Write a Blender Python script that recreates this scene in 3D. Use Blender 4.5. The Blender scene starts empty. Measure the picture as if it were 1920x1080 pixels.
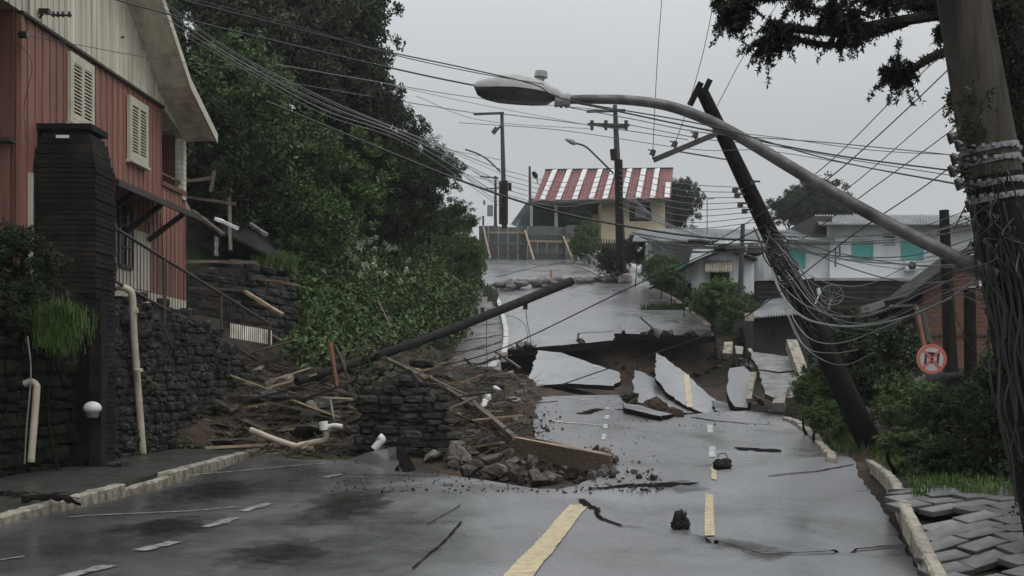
import bpy, bmesh, math, random
import numpy as np
from mathutils import Vector, Matrix, Euler
from mathutils.geometry import delaunay_2d_cdt
random.seed(7); rng = np.random.default_rng(11)
R = math.radians
scene = bpy.context.scene
col = scene.collection
# ------------------------------------------------------------------ camera, world, sun, exposure
FP, CX, HY, EYE = 2200.0, 960.0, 700.0, 1.7          # focal length in photo pixels, centre column, horizon row, eye height
cam_d = bpy.data.cameras.new('camera'); cam = bpy.data.objects.new('camera', cam_d); col.objects.link(cam)
cam.location = (0, 0, EYE); cam.rotation_euler = (R(90), 0, 0)
cam_d.sensor_width = 36; cam_d.lens = 36*FP/1920; cam_d.shift_y = (HY-540)/1920
cam_d.clip_start = .1; cam_d.clip_end = 3000
scene.camera = cam
world = bpy.data.worlds.new('World'); scene.world = world; world.use_nodes = True
wn = world.node_tree; wn.nodes.clear()
wo = wn.nodes.new('ShaderNodeOutputWorld'); wb = wn.nodes.new('ShaderNodeBackground')
sky = wn.nodes.new('ShaderNodeTexSky'); sky.sky_type = 'NISHITA'; sky.sun_disc = False
SUN_EL, SUN_ROT = R(55), R(140)
sky.sun_elevation = SUN_EL; sky.sun_rotation = SUN_ROT; sky.air_density = 2.0; sky.dust_density = 6.0
hsv = wn.nodes.new('ShaderNodeHueSaturation'); hsv.inputs['Saturation'].default_value = .15
mixw = wn.nodes.new('ShaderNodeMix'); mixw.data_type = 'RGBA'; mixw.inputs[0].default_value = .9
mixw.inputs[7].default_value = (5.35, 5.57, 5.75, 1)       # the even cloud deck over the sky
wtc = wn.nodes.new('ShaderNodeTexCoord'); wno = wn.nodes.new('ShaderNodeTexNoise'); wno.inputs['Scale'].default_value = 1.6; wno.inputs['Detail'].default_value = 3
wmr = wn.nodes.new('ShaderNodeMapRange'); wmr.inputs[1].default_value = .3; wmr.inputs[2].default_value = .7; wmr.inputs[3].default_value = .95; wmr.inputs[4].default_value = 1.03
wmul = wn.nodes.new('ShaderNodeVectorMath'); wmul.operation = 'SCALE'
L = wn.links.new
L(sky.outputs[0], hsv.inputs['Color']); L(hsv.outputs[0], mixw.inputs[6])
L(wtc.outputs['Generated'], wno.inputs['Vector']); L(wno.outputs['Fac'], wmr.inputs[0])
wsx = wn.nodes.new('ShaderNodeSeparateXYZ'); wel = wn.nodes.new('ShaderNodeMapRange'); wmm = wn.nodes.new('ShaderNodeMath'); wmm.operation = 'MULTIPLY'
wel.inputs[1].default_value = .2; wel.inputs[2].default_value = 1; wel.inputs[3].default_value = 1.02; wel.inputs[4].default_value = 3.0   # an overcast sky is brightest overhead
L(wtc.outputs['Generated'], wsx.inputs[0]); L(wsx.outputs[2], wel.inputs[0]); L(wel.outputs[0], wmm.inputs[0]); L(wmr.outputs[0], wmm.inputs[1])
L(mixw.outputs[2], wmul.inputs[0]); L(wmm.outputs[0], wmul.inputs['Scale']); L(wmul.outputs[0], wb.inputs[0])
wb.inputs[1].default_value = .1
L(wb.outputs[0], wo.inputs[0])
sun_d = bpy.data.lights.new('sun', 'SUN'); sun_d.energy = .5; sun_d.angle = R(25); sun_d.color = (1, .97, .93)
sun = bpy.data.objects.new('sun', sun_d); col.objects.link(sun)
_dir = Vector((math.sin(SUN_ROT)*math.cos(SUN_EL), math.cos(SUN_ROT)*math.cos(SUN_EL), math.sin(SUN_EL)))
sun.rotation_euler = _dir.to_track_quat('Z', 'Y').to_euler()
scene.view_settings.view_transform = 'Standard'; scene.view_settings.look = 'None'
scene.view_settings.exposure = 0.0; scene.view_settings.gamma = 1
scene.render.engine = 'CYCLES'

# ------------------------------------------------------------------ helpers
def P(px, py, d):                                     # photo pixel + distance -> world point
    return Vector(((px-CX)*d/FP, d, EYE+(HY-py)*d/FP))
def tag(o, label=None, cat=None, group=None, kind=None):
    if label: o['label'] = label
    if cat: o['category'] = cat
    if group: o['group'] = group
    if kind: o['kind'] = kind
    return o
def thing(name, loc, label, cat, group=None, kind=None):
    o = bpy.data.objects.new(name, None); o.empty_display_size = .2; col.objects.link(o); o.location = loc
    return tag(o, label, cat, group, kind)
class MB:
    def __init__(s): s.v = []; s.f = []; s.mi = []; s.m = 0
    def add(s, vs, fs):
        b = len(s.v); s.v.extend([tuple(v) for v in vs]); s.f.extend([tuple(i+b for i in f) for f in fs]); s.mi.extend([s.m]*len(fs))
    def box(s, c, size, rot=None):
        x, y, z = [k/2 for k in size]; c = Vector(c)
        vs = [Vector((sx*x, sy*y, sz*z)) for sx in (-1,1) for sy in (-1,1) for sz in (-1,1)]
        if rot is not None: vs = [rot @ v for v in vs]
        s.add([v+c for v in vs], [(0,1,3,2),(4,6,7,5),(0,4,5,1),(2,3,7,6),(0,2,6,4),(1,5,7,3)])
    def beam(s, a, b, w, h, up=(0,0,1)):              # box from a to b, width w, height h
        a = Vector(a); b = Vector(b); t = (b-a).normalized(); up = Vector(up)
        if abs(t.dot(up)) > .98: up = Vector((1,0,0))
        sd = t.cross(up).normalized(); u = sd.cross(t).normalized()
        vs = []
        for p in (a, b):
            for q, r in ((-1,-1),(1,-1),(1,1),(-1,1)): vs.append(p+sd*(q*w/2)+u*(r*h/2))
        s.add(vs, [(0,3,2,1),(4,5,6,7),(0,1,5,4),(1,2,6,5),(2,3,7,6),(3,0,4,7)])
    def tube(s, pts, r, n=8, cap=True):
        pts = [Vector(p) for p in pts]
        rs = r if isinstance(r, (list, tuple)) else [r]*len(pts)
        vs = []; fs = []
        up = Vector((0,0,1)); prev = None
        for i, p in enumerate(pts):
            t = (pts[min(i+1, len(pts)-1)]-pts[max(i-1, 0)]).normalized()
            if prev is None:
                a = Vector((0,0,1)) if abs(t.z) < .9 else Vector((1,0,0))
                sd = t.cross(a).normalized()
            else:
                sd = (prev - t*prev.dot(t)).normalized()
            prev = sd; u = sd.cross(t)
            for k in range(n):
                an = 2*math.pi*k/n; vs.append(p+(sd*math.cos(an)+u*math.sin(an))*rs[i])
        for i in range(len(pts)-1):
            for k in range(n):
                a = i*n+k; b = i*n+(k+1) % n; fs.append((a, b, b+n, a+n))
        if cap: fs.append(tuple(range(n-1, -1, -1))); fs.append(tuple((len(pts)-1)*n+k for k in range(n)))
        s.add(vs, fs)
    def prism(s, pts, off):                           # planar polygon + extrusion vector
        n = len(pts); off = Vector(off); a = [Vector(p) for p in pts]; b = [p+off for p in a]
        s.add(a+b, [tuple(range(n))[::-1], tuple(range(n, 2*n))]+[(i, (i+1) % n, (i+1) % n+n, i+n) for i in range(n)])
    def build(s, name, mat, parent=None, smooth=False, fix=True):
        me = bpy.data.meshes.new(name)
        mats = mat if isinstance(mat, (list, tuple)) else [mat]
        vs = np.array(s.v, dtype=float)
        if parent is not None: o0 = Vector(parent.matrix_basis.translation); p = parent.parent
        else: o0 = None; p = None
        while p is not None: o0 = o0+p.matrix_basis.translation; p = p.parent
        if o0 is None:
            mn = vs.min(0); mx = vs.max(0); o0 = Vector(((mn[0]+mx[0])/2, (mn[1]+mx[1])/2, mn[2]))
        me.from_pydata((vs-np.array(o0)).tolist(), [], s.f)
        for m in mats: me.materials.append(m)
        me.polygons.foreach_set('material_index', s.mi)
        if fix:
            bm = bmesh.new(); bm.from_mesh(me); bmesh.ops.recalc_face_normals(bm, faces=bm.faces); bm.to_mesh(me); bm.free()
        if smooth: me.polygons.foreach_set('use_smooth', [True]*len(me.polygons))
        me.update()
        ob = bpy.data.objects.new(name, me); col.objects.link(ob)
        if parent is None: ob.location = o0
        else: ob.parent = parent
        return ob
def catmull(pts, n=6):
    p = [Vector(q) for q in pts]; p = [p[0]*2-p[1]]+p+[p[-1]*2-p[-2]]; out = []
    for i in range(1, len(p)-2):
        for k in range(n):
            t = k/n; a, b, c, d = p[i-1], p[i], p[i+1], p[i+2]
            out.append(.5*((2*b)+(c-a)*t+(2*a-5*b+4*c-d)*t*t+(3*b-a-3*c+d)*t**3))
    out.append(p[-2]); return out
def pxpath(pts, d1, d2, n=6):                          # photo points, distance running d1 -> d2
    q = catmull([Vector((x, y, 0)) for x, y in pts], n); L_ = [0]
    for i in range(1, len(q)): L_.append(L_[-1]+(q[i]-q[i-1]).length)
    out = []
    for v, l in zip(q, L_):
        t = l/L_[-1]; d = 1/((1-t)/d1+t/d2); out.append(P(v.x, v.y, d))
    return out
_perm = rng.random((64, 64))
def vnoise(x, y):                                      # value noise, 0..1
    x = np.asarray(x, float); y = np.asarray(y, float)
    xi = np.floor(x).astype(int); yi = np.floor(y).astype(int); fx = x-xi; fy = y-yi
    fx = fx*fx*(3-2*fx); fy = fy*fy*(3-2*fy)
    g = lambda a, b: _perm[a % 64, b % 64]
    return (g(xi, yi)*(1-fx)+g(xi+1, yi)*fx)*(1-fy)+(g(xi, yi+1)*(1-fx)+g(xi+1, yi+1)*fx)*fy
def fbm(x, y, o=3):
    s = 0; a = .5
    for i in range(o): s = s+a*(vnoise(x*2**i+7*i, y*2**i+3*i)-.5); a *= .5
    return s
def sstep(t): t = np.clip(t, 0, 1); return t*t*(3-2*t)

# ------------------------------------------------------------------ materials
def mat(name, c1, c2=None, scale=4, rough=.7, rough2=None, bump=0, bscale=None, metal=0, spec=.5, c3=None, s3=.6, lo=.35, hi=.65, stretch=(1,1,1), island=0, orand=0, coat=0, detail=5, sheen=0):
    m = bpy.data.materials.new(name); m.use_nodes = True; nt = m.node_tree; N = nt.nodes; K = nt.links.new
    b = N['Principled BSDF']; b.inputs['Roughness'].default_value = rough; b.inputs['Metallic'].default_value = metal
    b.inputs['Specular IOR Level'].default_value = spec; b.inputs['Coat Weight'].default_value = coat
    c2 = c2 or tuple(k*.75 for k in c1)
    tc = N.new('ShaderNodeTexCoord'); mp = N.new('ShaderNodeMapping'); mp.inputs['Scale'].default_value = stretch
    K(tc.outputs['Object'], mp.inputs[0])
    no = N.new('ShaderNodeTexNoise'); no.inputs['Scale'].default_value = scale; no.inputs['Detail'].default_value = detail; no.inputs['Roughness'].default_value = .6
    K(mp.outputs[0], no.inputs['Vector'])
    r = N.new('ShaderNodeMapRange'); r.inputs[1].default_value = lo; r.inputs[2].default_value = hi; K(no.outputs['Fac'], r.inputs[0])
    mx = N.new('ShaderNodeMix'); mx.data_type = 'RGBA'; mx.inputs[6].default_value = (*c1, 1); mx.inputs[7].default_value = (*c2, 1)
    K(r.outputs[0], mx.inputs[0]); last = mx.outputs[2]
    if c3:
        n3 = N.new('ShaderNodeTexNoise'); n3.inputs['Scale'].default_value = s3; n3.inputs['Detail'].default_value = 6; K(mp.outputs[0], n3.inputs['Vector'])
        r3 = N.new('ShaderNodeMapRange'); r3.inputs[1].default_value = .5; r3.inputs[2].default_value = .66; K(n3.outputs['Fac'], r3.inputs[0])
        m3 = N.new('ShaderNodeMix'); m3.data_type = 'RGBA'; m3.inputs[7].default_value = (*c3, 1); K(r3.outputs[0], m3.inputs[0]); K(last, m3.inputs[6]); last = m3.outputs[2]
    if island:
        ge = N.new('ShaderNodeNewGeometry'); ri = N.new('ShaderNodeMapRange'); ri.inputs[3].default_value = 1-island; ri.inputs[4].default_value = 1+island
        K(ge.outputs['Random Per Island'], ri.inputs[0]); vm = N.new('ShaderNodeVectorMath'); vm.operation = 'SCALE'
        K(last, vm.inputs[0]); K(ri.outputs[0], vm.inputs['Scale']); last = vm.outputs[0]
    if orand:
        oi = N.new('ShaderNodeObjectInfo'); ro_ = N.new('ShaderNodeMapRange'); ro_.inputs[3].default_value = 1-orand; ro_.inputs[4].default_value = 1+orand
        K(oi.outputs['Random'], ro_.inputs[0]); vo_ = N.new('ShaderNodeVectorMath'); vo_.operation = 'SCALE'; K(last, vo_.inputs[0]); K(ro_.outputs[0], vo_.inputs['Scale']); last = vo_.outputs[0]
    K(last, b.inputs['Base Color'])
    if rough2 is not None:
        rr = N.new('ShaderNodeMapRange'); rr.inputs[1].default_value = lo; rr.inputs[2].default_value = hi; rr.inputs[3].default_value = rough; rr.inputs[4].default_value = rough2
        K(no.outputs['Fac'], rr.inputs[0]); K(rr.outputs[0], b.inputs['Roughness'])
    if bump:
        nb = N.new('ShaderNodeTexNoise'); nb.inputs['Scale'].default_value = bscale or scale*4; nb.inputs['Detail'].default_value = 6; K(mp.outputs[0], nb.inputs['Vector'])
        bu = N.new('ShaderNodeBump'); bu.inputs['Strength'].default_value = 1; bu.inputs['Distance'].default_value = bump; K(nb.outputs['Fac'], bu.inputs['Height']); K(bu.outputs[0], b.inputs['Normal'])
    return m
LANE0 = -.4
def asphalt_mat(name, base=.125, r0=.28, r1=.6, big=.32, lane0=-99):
    m = bpy.data.materials.new(name); m.use_nodes = True; nt = m.node_tree; N = nt.nodes; K = nt.links.new; b = N['Principled BSDF']
    tc = N.new('ShaderNodeTexCoord'); mp = N.new('ShaderNodeMapping'); mp.inputs['Scale'].default_value = (1, .8, 1); K(tc.outputs['Object'], mp.inputs[0])
    def noi(s, d=5, ro=.6):
        n = N.new('ShaderNodeTexNoise'); n.inputs['Scale'].default_value = s; n.inputs['Detail'].default_value = d; n.inputs['Roughness'].default_value = ro; K(mp.outputs[0], n.inputs['Vector']); return n
    def rng_(src, a, b_, c, d):
        r = N.new('ShaderNodeMapRange'); r.inputs[1].default_value = a; r.inputs[2].default_value = b_; r.inputs[3].default_value = c; r.inputs[4].default_value = d; K(src, r.inputs[0]); return r.outputs[0]
    n1 = noi(big, 6, .65); n2 = noi(60, 3); n3 = noi(1.7, 7, .7)
    v = N.new('ShaderNodeMath'); v.operation = 'MULTIPLY'; K(rng_(n2.outputs['Fac'], .3, .7, base*.55, base*1.5), v.inputs[0]); K(rng_(n3.outputs['Fac'], .3, .7, .75, 1.25), v.inputs[1])
    cb = N.new('ShaderNodeCombineColor'); v2 = N.new('ShaderNodeMath'); v2.operation = 'MULTIPLY'; v2.inputs[1].default_value = 1.04
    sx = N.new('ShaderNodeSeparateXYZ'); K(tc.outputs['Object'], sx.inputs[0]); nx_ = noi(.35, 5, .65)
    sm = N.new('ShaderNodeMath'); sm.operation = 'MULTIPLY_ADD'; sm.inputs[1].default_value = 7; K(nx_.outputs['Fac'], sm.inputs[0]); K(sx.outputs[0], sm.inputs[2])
    lane = rng_(sm.outputs[0], lane0, lane0+2.6, .32, 1)            # darkens the left lane's colour: painted dark reflections, plus its wetter surface
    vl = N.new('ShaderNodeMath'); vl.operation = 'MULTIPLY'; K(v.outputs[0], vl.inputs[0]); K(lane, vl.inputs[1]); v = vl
    K(v.outputs[0], v2.inputs[0]); K(v.outputs[0], cb.inputs[0]); K(v.outputs[0], cb.inputs[1]); K(v2.outputs[0], cb.inputs[2]); K(cb.outputs[0], b.inputs['Base Color'])
    ad = N.new('ShaderNodeMath'); ad.operation = 'ADD'; K(rng_(n1.outputs['Fac'], .42, .58, r0, r1), ad.inputs[0]); K(rng_(n1.outputs['Fac'], .42, .58, .2, .34), b.inputs['Coat Roughness']); K(rng_(n3.outputs['Fac'], .4, .75, -.03, .16), ad.inputs[1]); K(ad.outputs[0], b.inputs['Roughness'])
    b.inputs['Coat Weight'].default_value = .8; b.inputs['Coat Roughness'].default_value = .28; b.inputs['Coat IOR'].default_value = 1.45
    bu = N.new('ShaderNodeBump'); bu.inputs['Distance'].default_value = .003; K(n2.outputs['Fac'], bu.inputs['Height'])
    bu2 = N.new('ShaderNodeBump'); bu2.inputs['Distance'].default_value = .012; K(n3.outputs['Fac'], bu2.inputs['Height']); K(bu.outputs[0], bu2.inputs['Normal']); K(bu2.outputs[0], b.inputs['Normal'])
    return m
M = {}
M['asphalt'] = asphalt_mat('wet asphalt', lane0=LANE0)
M['asphalt_dark'] = asphalt_mat('dark wet asphalt', .035, .4, .6)
M['asphalt2'] = asphalt_mat('wet asphalt slab', .15, .35, .55, .5)
M['soil'] = mat('brown soil', (.066,.041,.027), (.026,.018,.013), 2.2, .85, bump=.05, bscale=5, c3=(.016,.024,.010), s3=.35, spec=.3)
M['hill'] = mat('overgrown ground', (.012,.018,.007), (.022,.018,.012), 1.5, .9, bump=.05, c3=(.02,.035,.01), s3=.5, spec=.2)
M['grass'] = mat('grass blades', (.045,.09,.018), (.075,.12,.03), 1.2, .6, island=.4, spec=.25)
M['walk'] = mat('wet dark paving', (.050,.049,.046), (.025,.028,.022), 3, .3, .6, bump=.008, c3=(.02,.026,.014), s3=.7)
M['walk2'] = mat('cracked concrete paving', (.16,.155,.145), (.09,.09,.085), 2, .35, .6, bump=.02, bscale=6)
M['kerb'] = mat('painted kerb concrete', (.36,.325,.26), (.22,.195,.15), 7, .6, bump=.012, c3=(.13,.105,.075), s3=5, orand=.12)
M['kerbw'] = mat('whitewashed kerb', (.62,.62,.60), (.4,.4,.38), 5, .55, bump=.01)
M['paver'] = mat('wet paver', (.105,.103,.10), (.04,.04,.04), 2.2, .28, .5, bump=.004, c3=(.07,.068,.055), s3=2, orand=.35)
M['white_paint'] = mat('worn white road paint', (.52,.52,.50), (.22,.22,.22), 7, .35, .5, lo=.42, hi=.62)
M['yellow_paint'] = mat('worn yellow road paint', (.52,.41,.23), (.24,.21,.15), 9, .4, .5, lo=.45, hi=.7)
M['crack'] = mat('wet dark crack soil', (.006,.005,.005), (.012,.01,.009), 8, .95, spec=.05)
def puddle_mat():
    m = mat('standing rain water', (.014,.014,.014), (.02,.02,.019), 3, .12, .25, spec=.5); nt = m.node_tree; N = nt.nodes; K = nt.links.new; b = N['Principled BSDF']
    tc = N.new('ShaderNodeTexCoord'); mp = N.new('ShaderNodeMapping'); mp.inputs['Scale'].default_value = (.8, .8, 1); n = N.new('ShaderNodeTexNoise'); n.inputs['Scale'].default_value = 4; n.inputs['Detail'].default_value = 7; n.inputs['Roughness'].default_value = .7
    K(tc.outputs['Object'], mp.inputs[0]); K(mp.outputs[0], n.inputs['Vector'])
    sb = N.new('ShaderNodeVectorMath'); sb.operation = 'SUBTRACT'; sb.inputs[1].default_value = (.5, .5, .5); ml = N.new('ShaderNodeVectorMath'); ml.operation = 'MULTIPLY'; ml.inputs[1].default_value = (2, 2, 0); ln = N.new('ShaderNodeVectorMath'); ln.operation = 'LENGTH'
    K(tc.outputs['Generated'], sb.inputs[0]); K(sb.outputs[0], ml.inputs[0]); K(ml.outputs[0], ln.inputs[0])
    m1 = N.new('ShaderNodeMath'); m1.operation = 'MULTIPLY_ADD'; m1.inputs[1].default_value = -.42; K(ln.outputs['Value'], m1.inputs[0]); K(n.outputs['Fac'], m1.inputs[2])
    r = N.new('ShaderNodeMapRange'); r.inputs[1].default_value = .12; r.inputs[2].default_value = .42; r.inputs[3].default_value = 0; r.inputs[4].default_value = .85; K(m1.outputs[0], r.inputs[0]); K(r.outputs[0], b.inputs['Alpha']); return m
M['puddle'] = puddle_mat()
M['faded_paint'] = mat('almost worn away paint', (.30,.30,.29), (.08,.08,.08), 9, .4, .5, lo=.38, hi=.6)
M['red_wood'] = mat('faded red boards', (.30,.135,.095), (.19,.085,.060), 1.3, .65, stretch=(6,6,.5), c3=(.23,.105,.085), s3=.6, island=.10)
M['shaded_red_wood'] = mat('shaded red boards', (.17,.065,.045), (.11,.045,.033), 1.5, .7, stretch=(5,5,.5), island=.08)  # the red boards again, with porch and front-wall shade put into the colour
M['cream_wood'] = mat('weathered cream boards', (.70,.66,.55), (.52,.48,.39), 1.1, .65, stretch=(5,5,.4), c3=(.40,.36,.28), s3=.5, island=.08)
M['backing'] = mat('shaded shutter back', (.22,.20,.16), (.17,.155,.12), 3, .7)  # darker cream, the shade between the slats put into its colour
M['cream'] = mat('cream paint', (.58,.54,.43), (.46,.43,.34), 3, .55)
M['dark_wood'] = mat('dark wet wood', (.045,.033,.026), (.022,.017,.014), 3, .6, stretch=(1,1,1), bump=.01)
M['wood'] = mat('pale splintered timber', (.36,.27,.17), (.20,.145,.09), 4, .6, bump=.01)
M['wood2'] = mat('brown timber', (.13,.09,.06), (.05,.036,.026), 3, .6, bump=.01, stretch=(.7,3,9))
M['rust'] = mat('rusty orange metal', (.22,.085,.05), (.12,.05,.03), 8, .6)
M['rail'] = mat('dark brown rail paint', (.055,.038,.030), (.03,.022,.018), 6, .5)
M['basalt'] = mat('dark basalt', (.040,.037,.035), (.013,.013,.012), 3.5, .55, .85, bump=.03, bscale=9, c3=(.020,.024,.012), s3=1.1, island=.6, spec=.3)
M['pillar'] = mat('soot-dark brick', (.015,.014,.013), (.008,.008,.008), 4, .85, bump=.02, c3=(.030,.024,.019), s3=1.6, island=.3, spec=.15)
M['mossy'] = mat('mossy black stone', (.014,.017,.009), (.009,.009,.008), 2.5, .9, bump=.04, bscale=7, c3=(.022,.032,.011), s3=.9, island=.3, spec=.12)
M['stone'] = mat('broken stone', (.095,.082,.07), (.035,.029,.025), 4, .5, .8, bump=.02, c3=(.055,.035,.024), s3=2, orand=.6)
M['pale_stone'] = mat('pale concrete rubble', (.25,.235,.21), (.13,.12,.10), 4, .55, bump=.02)
M['brick_bit'] = mat('broken red brick', (.36,.14,.10), (.2,.09,.07), 6, .7, bump=.01)
M['pvc'] = mat('cream plastic pipe', (.55,.49,.385), (.38,.33,.25), 2.5, .4, c3=(.20,.165,.12), s3=1.8)
M['pvc_white'] = mat('white plastic pipe', (.72,.71,.68), (.6,.58,.54), 3, .3)
M['grey_metal'] = mat('galvanised steel', (.26,.265,.27), (.17,.175,.18), 8, .4, .6, metal=.3)
M['arm_metal'] = mat('weathered steel arm', (.15,.147,.145), (.07,.068,.066), 7, .35, .6, bump=.004, metal=.2, c3=(.05,.045,.04), s3=3)
M['lamp_shell'] = mat('lamp housing', (.42,.42,.41), (.25,.25,.245), 6, .4, .6)
M['lamp_glass'] = mat('dirty lamp glass', (.055,.055,.052), (.025,.025,.025), 5, .15, .35, spec=.6)
M['dark_pole'] = mat('dark wet timber pole', (.018,.015,.013), (.009,.008,.007), 4, .8, .95, spec=.12, bump=.02, stretch=(3,3,.6))
M['fallen'] = mat('tarred wet pole', (.017,.017,.016), (.009,.009,.008), 4, .7, .9, bump=.012, spec=.2)
M['conc_pole'] = mat('stained concrete pole', (.085,.074,.060), (.040,.035,.029), 3, .85, bump=.02, bscale=9, stretch=(3,3,.5), c3=(.022,.021,.017), s3=1, spec=.2)
M['conc_pole_low'] = mat('black-grimed concrete', (.020,.018,.016), (.010,.009,.008), 4, .85, bump=.01, spec=.12)
M['far_pole'] = mat('grey timber pole', (.05,.047,.045), (.03,.03,.03), 4, .7)
M['wire'] = mat('black cable', (.012,.012,.012), (.018,.018,.018), 5, .5)
M['wire_grey'] = mat('grey cable', (.16,.16,.16), (.10,.10,.10), 5, .45)
M['insul'] = mat('dark glazed insulator', (.02,.018,.017), (.03,.025,.022), 5, .25)
M['bark'] = mat('dark bark', (.024,.020,.016), (.012,.010,.008), 5, .95, bump=.03, spec=.08)
M['leaf_dark'] = mat('dark leaves', (.025,.038,.016), (.042,.054,.026), .8, .75, island=.6, spec=.12)
M['leaf_mid'] = mat('mid green leaves', (.058,.098,.034), (.085,.120,.046), .7, .7, island=.55, spec=.15)
M['leaf_grey'] = mat('grey green leaves', (.062,.066,.044), (.036,.044,.026), .7, .75, island=.55, spec=.12)
M['leaf_bright'] = mat('bright green leaves', (.085,.135,.040), (.055,.10,.026), .9, .6, island=.5, spec=.2)
M['needle'] = mat('araucaria needles', (.010,.014,.007), (.016,.021,.010), 2, .6, island=.5, spec=.2)
M['petal'] = mat('pale blossom', (.42,.45,.34), (.2,.25,.16), 3, .7, island=.3)
M['teal'] = mat('turquoise shutters', (.10,.42,.38), (.08,.34,.31), 2, .5, stretch=(1,1,6))
M['white_wall'] = mat('white rendered wall', (.80,.81,.82), (.68,.69,.70), .7, .7, c3=(.56,.57,.57), s3=.5)
M['pale_wall'] = mat('pale boarded wall', (.62,.63,.65), (.46,.47,.49), 1, .7, stretch=(4,4,.5))
M['yellow_wall'] = mat('cream yellow render', (.62,.53,.36), (.52,.44,.30), .6, .7)
M['grey_roof'] = mat('grey fibre cement', (.32,.33,.335), (.19,.195,.20), 1.4, .5, .7, c3=(.12,.125,.125), s3=.8)
M['dark_roof'] = mat('blackened corrugated sheet', (.032,.031,.031), (.018,.018,.018), 2, .7, .9, spec=.2)
M['red_roof'] = mat('red painted sheet', (.23,.085,.08), (.17,.065,.06), 1.2, .55)
M['roof_white'] = mat('whitewashed seam', (.64,.64,.62), (.5,.5,.48), 3, .55)
M['dark_void'] = mat('dark interior', (.018,.018,.018), (.010,.010,.010), 2, .8)
M['glass'] = mat('window glass', (.05,.06,.07), (.03,.035,.04), 2, .08, spec=.6)
def brick_mat():
    m = mat('orange brick', (.20,.085,.055), (.15,.065,.045), 3, .8, c3=(.11,.055,.04), s3=.5); nt = m.node_tree; N = nt.nodes; K = nt.links.new
    tc = N.new('ShaderNodeTexCoord'); sx = N.new('ShaderNodeSeparateXYZ'); cx_ = N.new('ShaderNodeCombineXYZ'); br = N.new('ShaderNodeTexBrick')
    K(tc.outputs['Object'], sx.inputs[0]); K(sx.outputs[0], cx_.inputs[0]); K(sx.outputs[2], cx_.inputs[1]); K(cx_.outputs[0], br.inputs['Vector'])
    br.inputs['Scale'].default_value = 1; br.inputs['Brick Width'].default_value = .3; br.inputs['Row Height'].default_value = .14; br.inputs['Mortar Size'].default_value = .016
    br.inputs['Color1'].default_value = (1,1,1,1); br.inputs['Color2'].default_value = (.72,.72,.72,1); br.inputs['Mortar'].default_value = (.5,.55,.6,1)
    b = N['Principled BSDF']; l = b.inputs['Base Color'].links[0].from_socket; mx = N.new('ShaderNodeMix'); mx.data_type = 'RGBA'; mx.blend_type = 'MULTIPLY'; mx.inputs[0].default_value = 1
    K(l, mx.inputs[6]); K(br.outputs['Color'], mx.inputs[7]); K(mx.outputs[2], b.inputs['Base Color'])
    bu = N.new('ShaderNodeBump'); bu.inputs['Distance'].default_value = .01; bu.invert = True; K(br.outputs['Fac'], bu.inputs['Height']); K(bu.outputs[0], b.inputs['Normal']); return m
M['brick'] = brick_mat()
M['hoard'] = mat('grey hoarding sheet', (.10,.115,.115), (.075,.088,.088), 1, .6, stretch=(2,2,.5))
M['black_bag'] = mat('black plastic', (.004,.004,.004), (.008,.008,.008), 5, .5, spec=.2, bump=.03, bscale=9)
M['sign_white'] = mat('faded sign white', (.50,.47,.44), (.4,.37,.34), 4, .45)
M['sign_red'] = mat('faded sign red', (.50,.12,.10), (.42,.11,.09), 4, .45)
M['sign_black'] = mat('sign black', (.03,.028,.028), (.05,.045,.045), 4, .5)
M['sandbag'] = mat('wet sandbag cloth', (.20,.20,.18), (.10,.10,.09), 6, .8, bump=.01, island=.3)
M['white_plastic'] = mat('white plastic', (.72,.73,.74), (.6,.61,.62), 3, .35)
M['pink'] = mat('pinkish plastic bag', (.62,.42,.36), (.6,.55,.5), 6, .5)
M['orange'] = mat('orange marker', (.5,.13,.05), (.4,.1,.05), 5, .5)
M['plate'] = mat('weathered name plate', (.30,.31,.32), (.2,.2,.2), 5, .4)

# ------------------------------------------------------------------ surfaces
def mid_plane(x, y): return -1.11-.0392*x+.0551*y
def ledge_d(x): return np.interp(x, [1.0, 1.78, 2.35, 3.04, 3.9, 5], [15.2, 12.26, 11.0, 11.16, 11.6, 12.0])
def road_z(x, y):
    x = np.asarray(x, float); y = np.asarray(y, float)
    m = mid_plane(x, y); k = .12
    z = k*np.log1p(np.exp(np.clip(m/k, -40, 40)))
    t = y-ledge_d(x); w = sstep((x-.9)/.9)
    z = z-.11*w*sstep(t/.22)*(1-sstep((t-.6)/5))
    z = z+.11*fbm(x*.4+3, y*.3)+.025*fbm(x*1.3, y*1.1)
    dl = ((y-15.9)*5.6-(x-1.0)*6.8)/8.81; al = ((x-1.0)*5.6+(y-15.9)*6.8)/8.81; wl_ = sstep((al+.5)/1.2)*(1-sstep((al-9)/2))
    z = z+wl_*(.10*np.exp(-(dl/.75)**2)-.09*np.exp(-((dl+1.5)/.8)**2)-.06*np.exp(-((dl-1.6)/.9)**2))
    z = z-.10*sstep((x-2.6-.12*(y-10))/1.4)*(1-sstep((y-17)/4))
    z = z+.05*np.exp(-((x+1.2)**2/3+(y-16)**2/2))-.03*np.exp(-((x+2.7)**2/2+(y-14)**2/1.5))
    return z
def up_z(x, y): return 3.06+.189*(np.asarray(y, float)-50)+.03*fbm(np.asarray(x)*.4, np.asarray(y)*.3)+0*np.asarray(x)
def walkup_z(x, y): return 1.72+.2*(np.asarray(y, float)-44)+.05*fbm(np.asarray(x)*.9, np.asarray(y)*.6)
def pave_z(x, y):
    y = np.asarray(y, float); return .05+.12*np.minimum(y-9.5, 3)-.055*np.maximum(y-12.5, 0)+.05*(np.asarray(x, float)-4)
def walk_z(x, y): return .13+.03*fbm(np.asarray(x)*.7, np.asarray(y)*.7)
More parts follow.
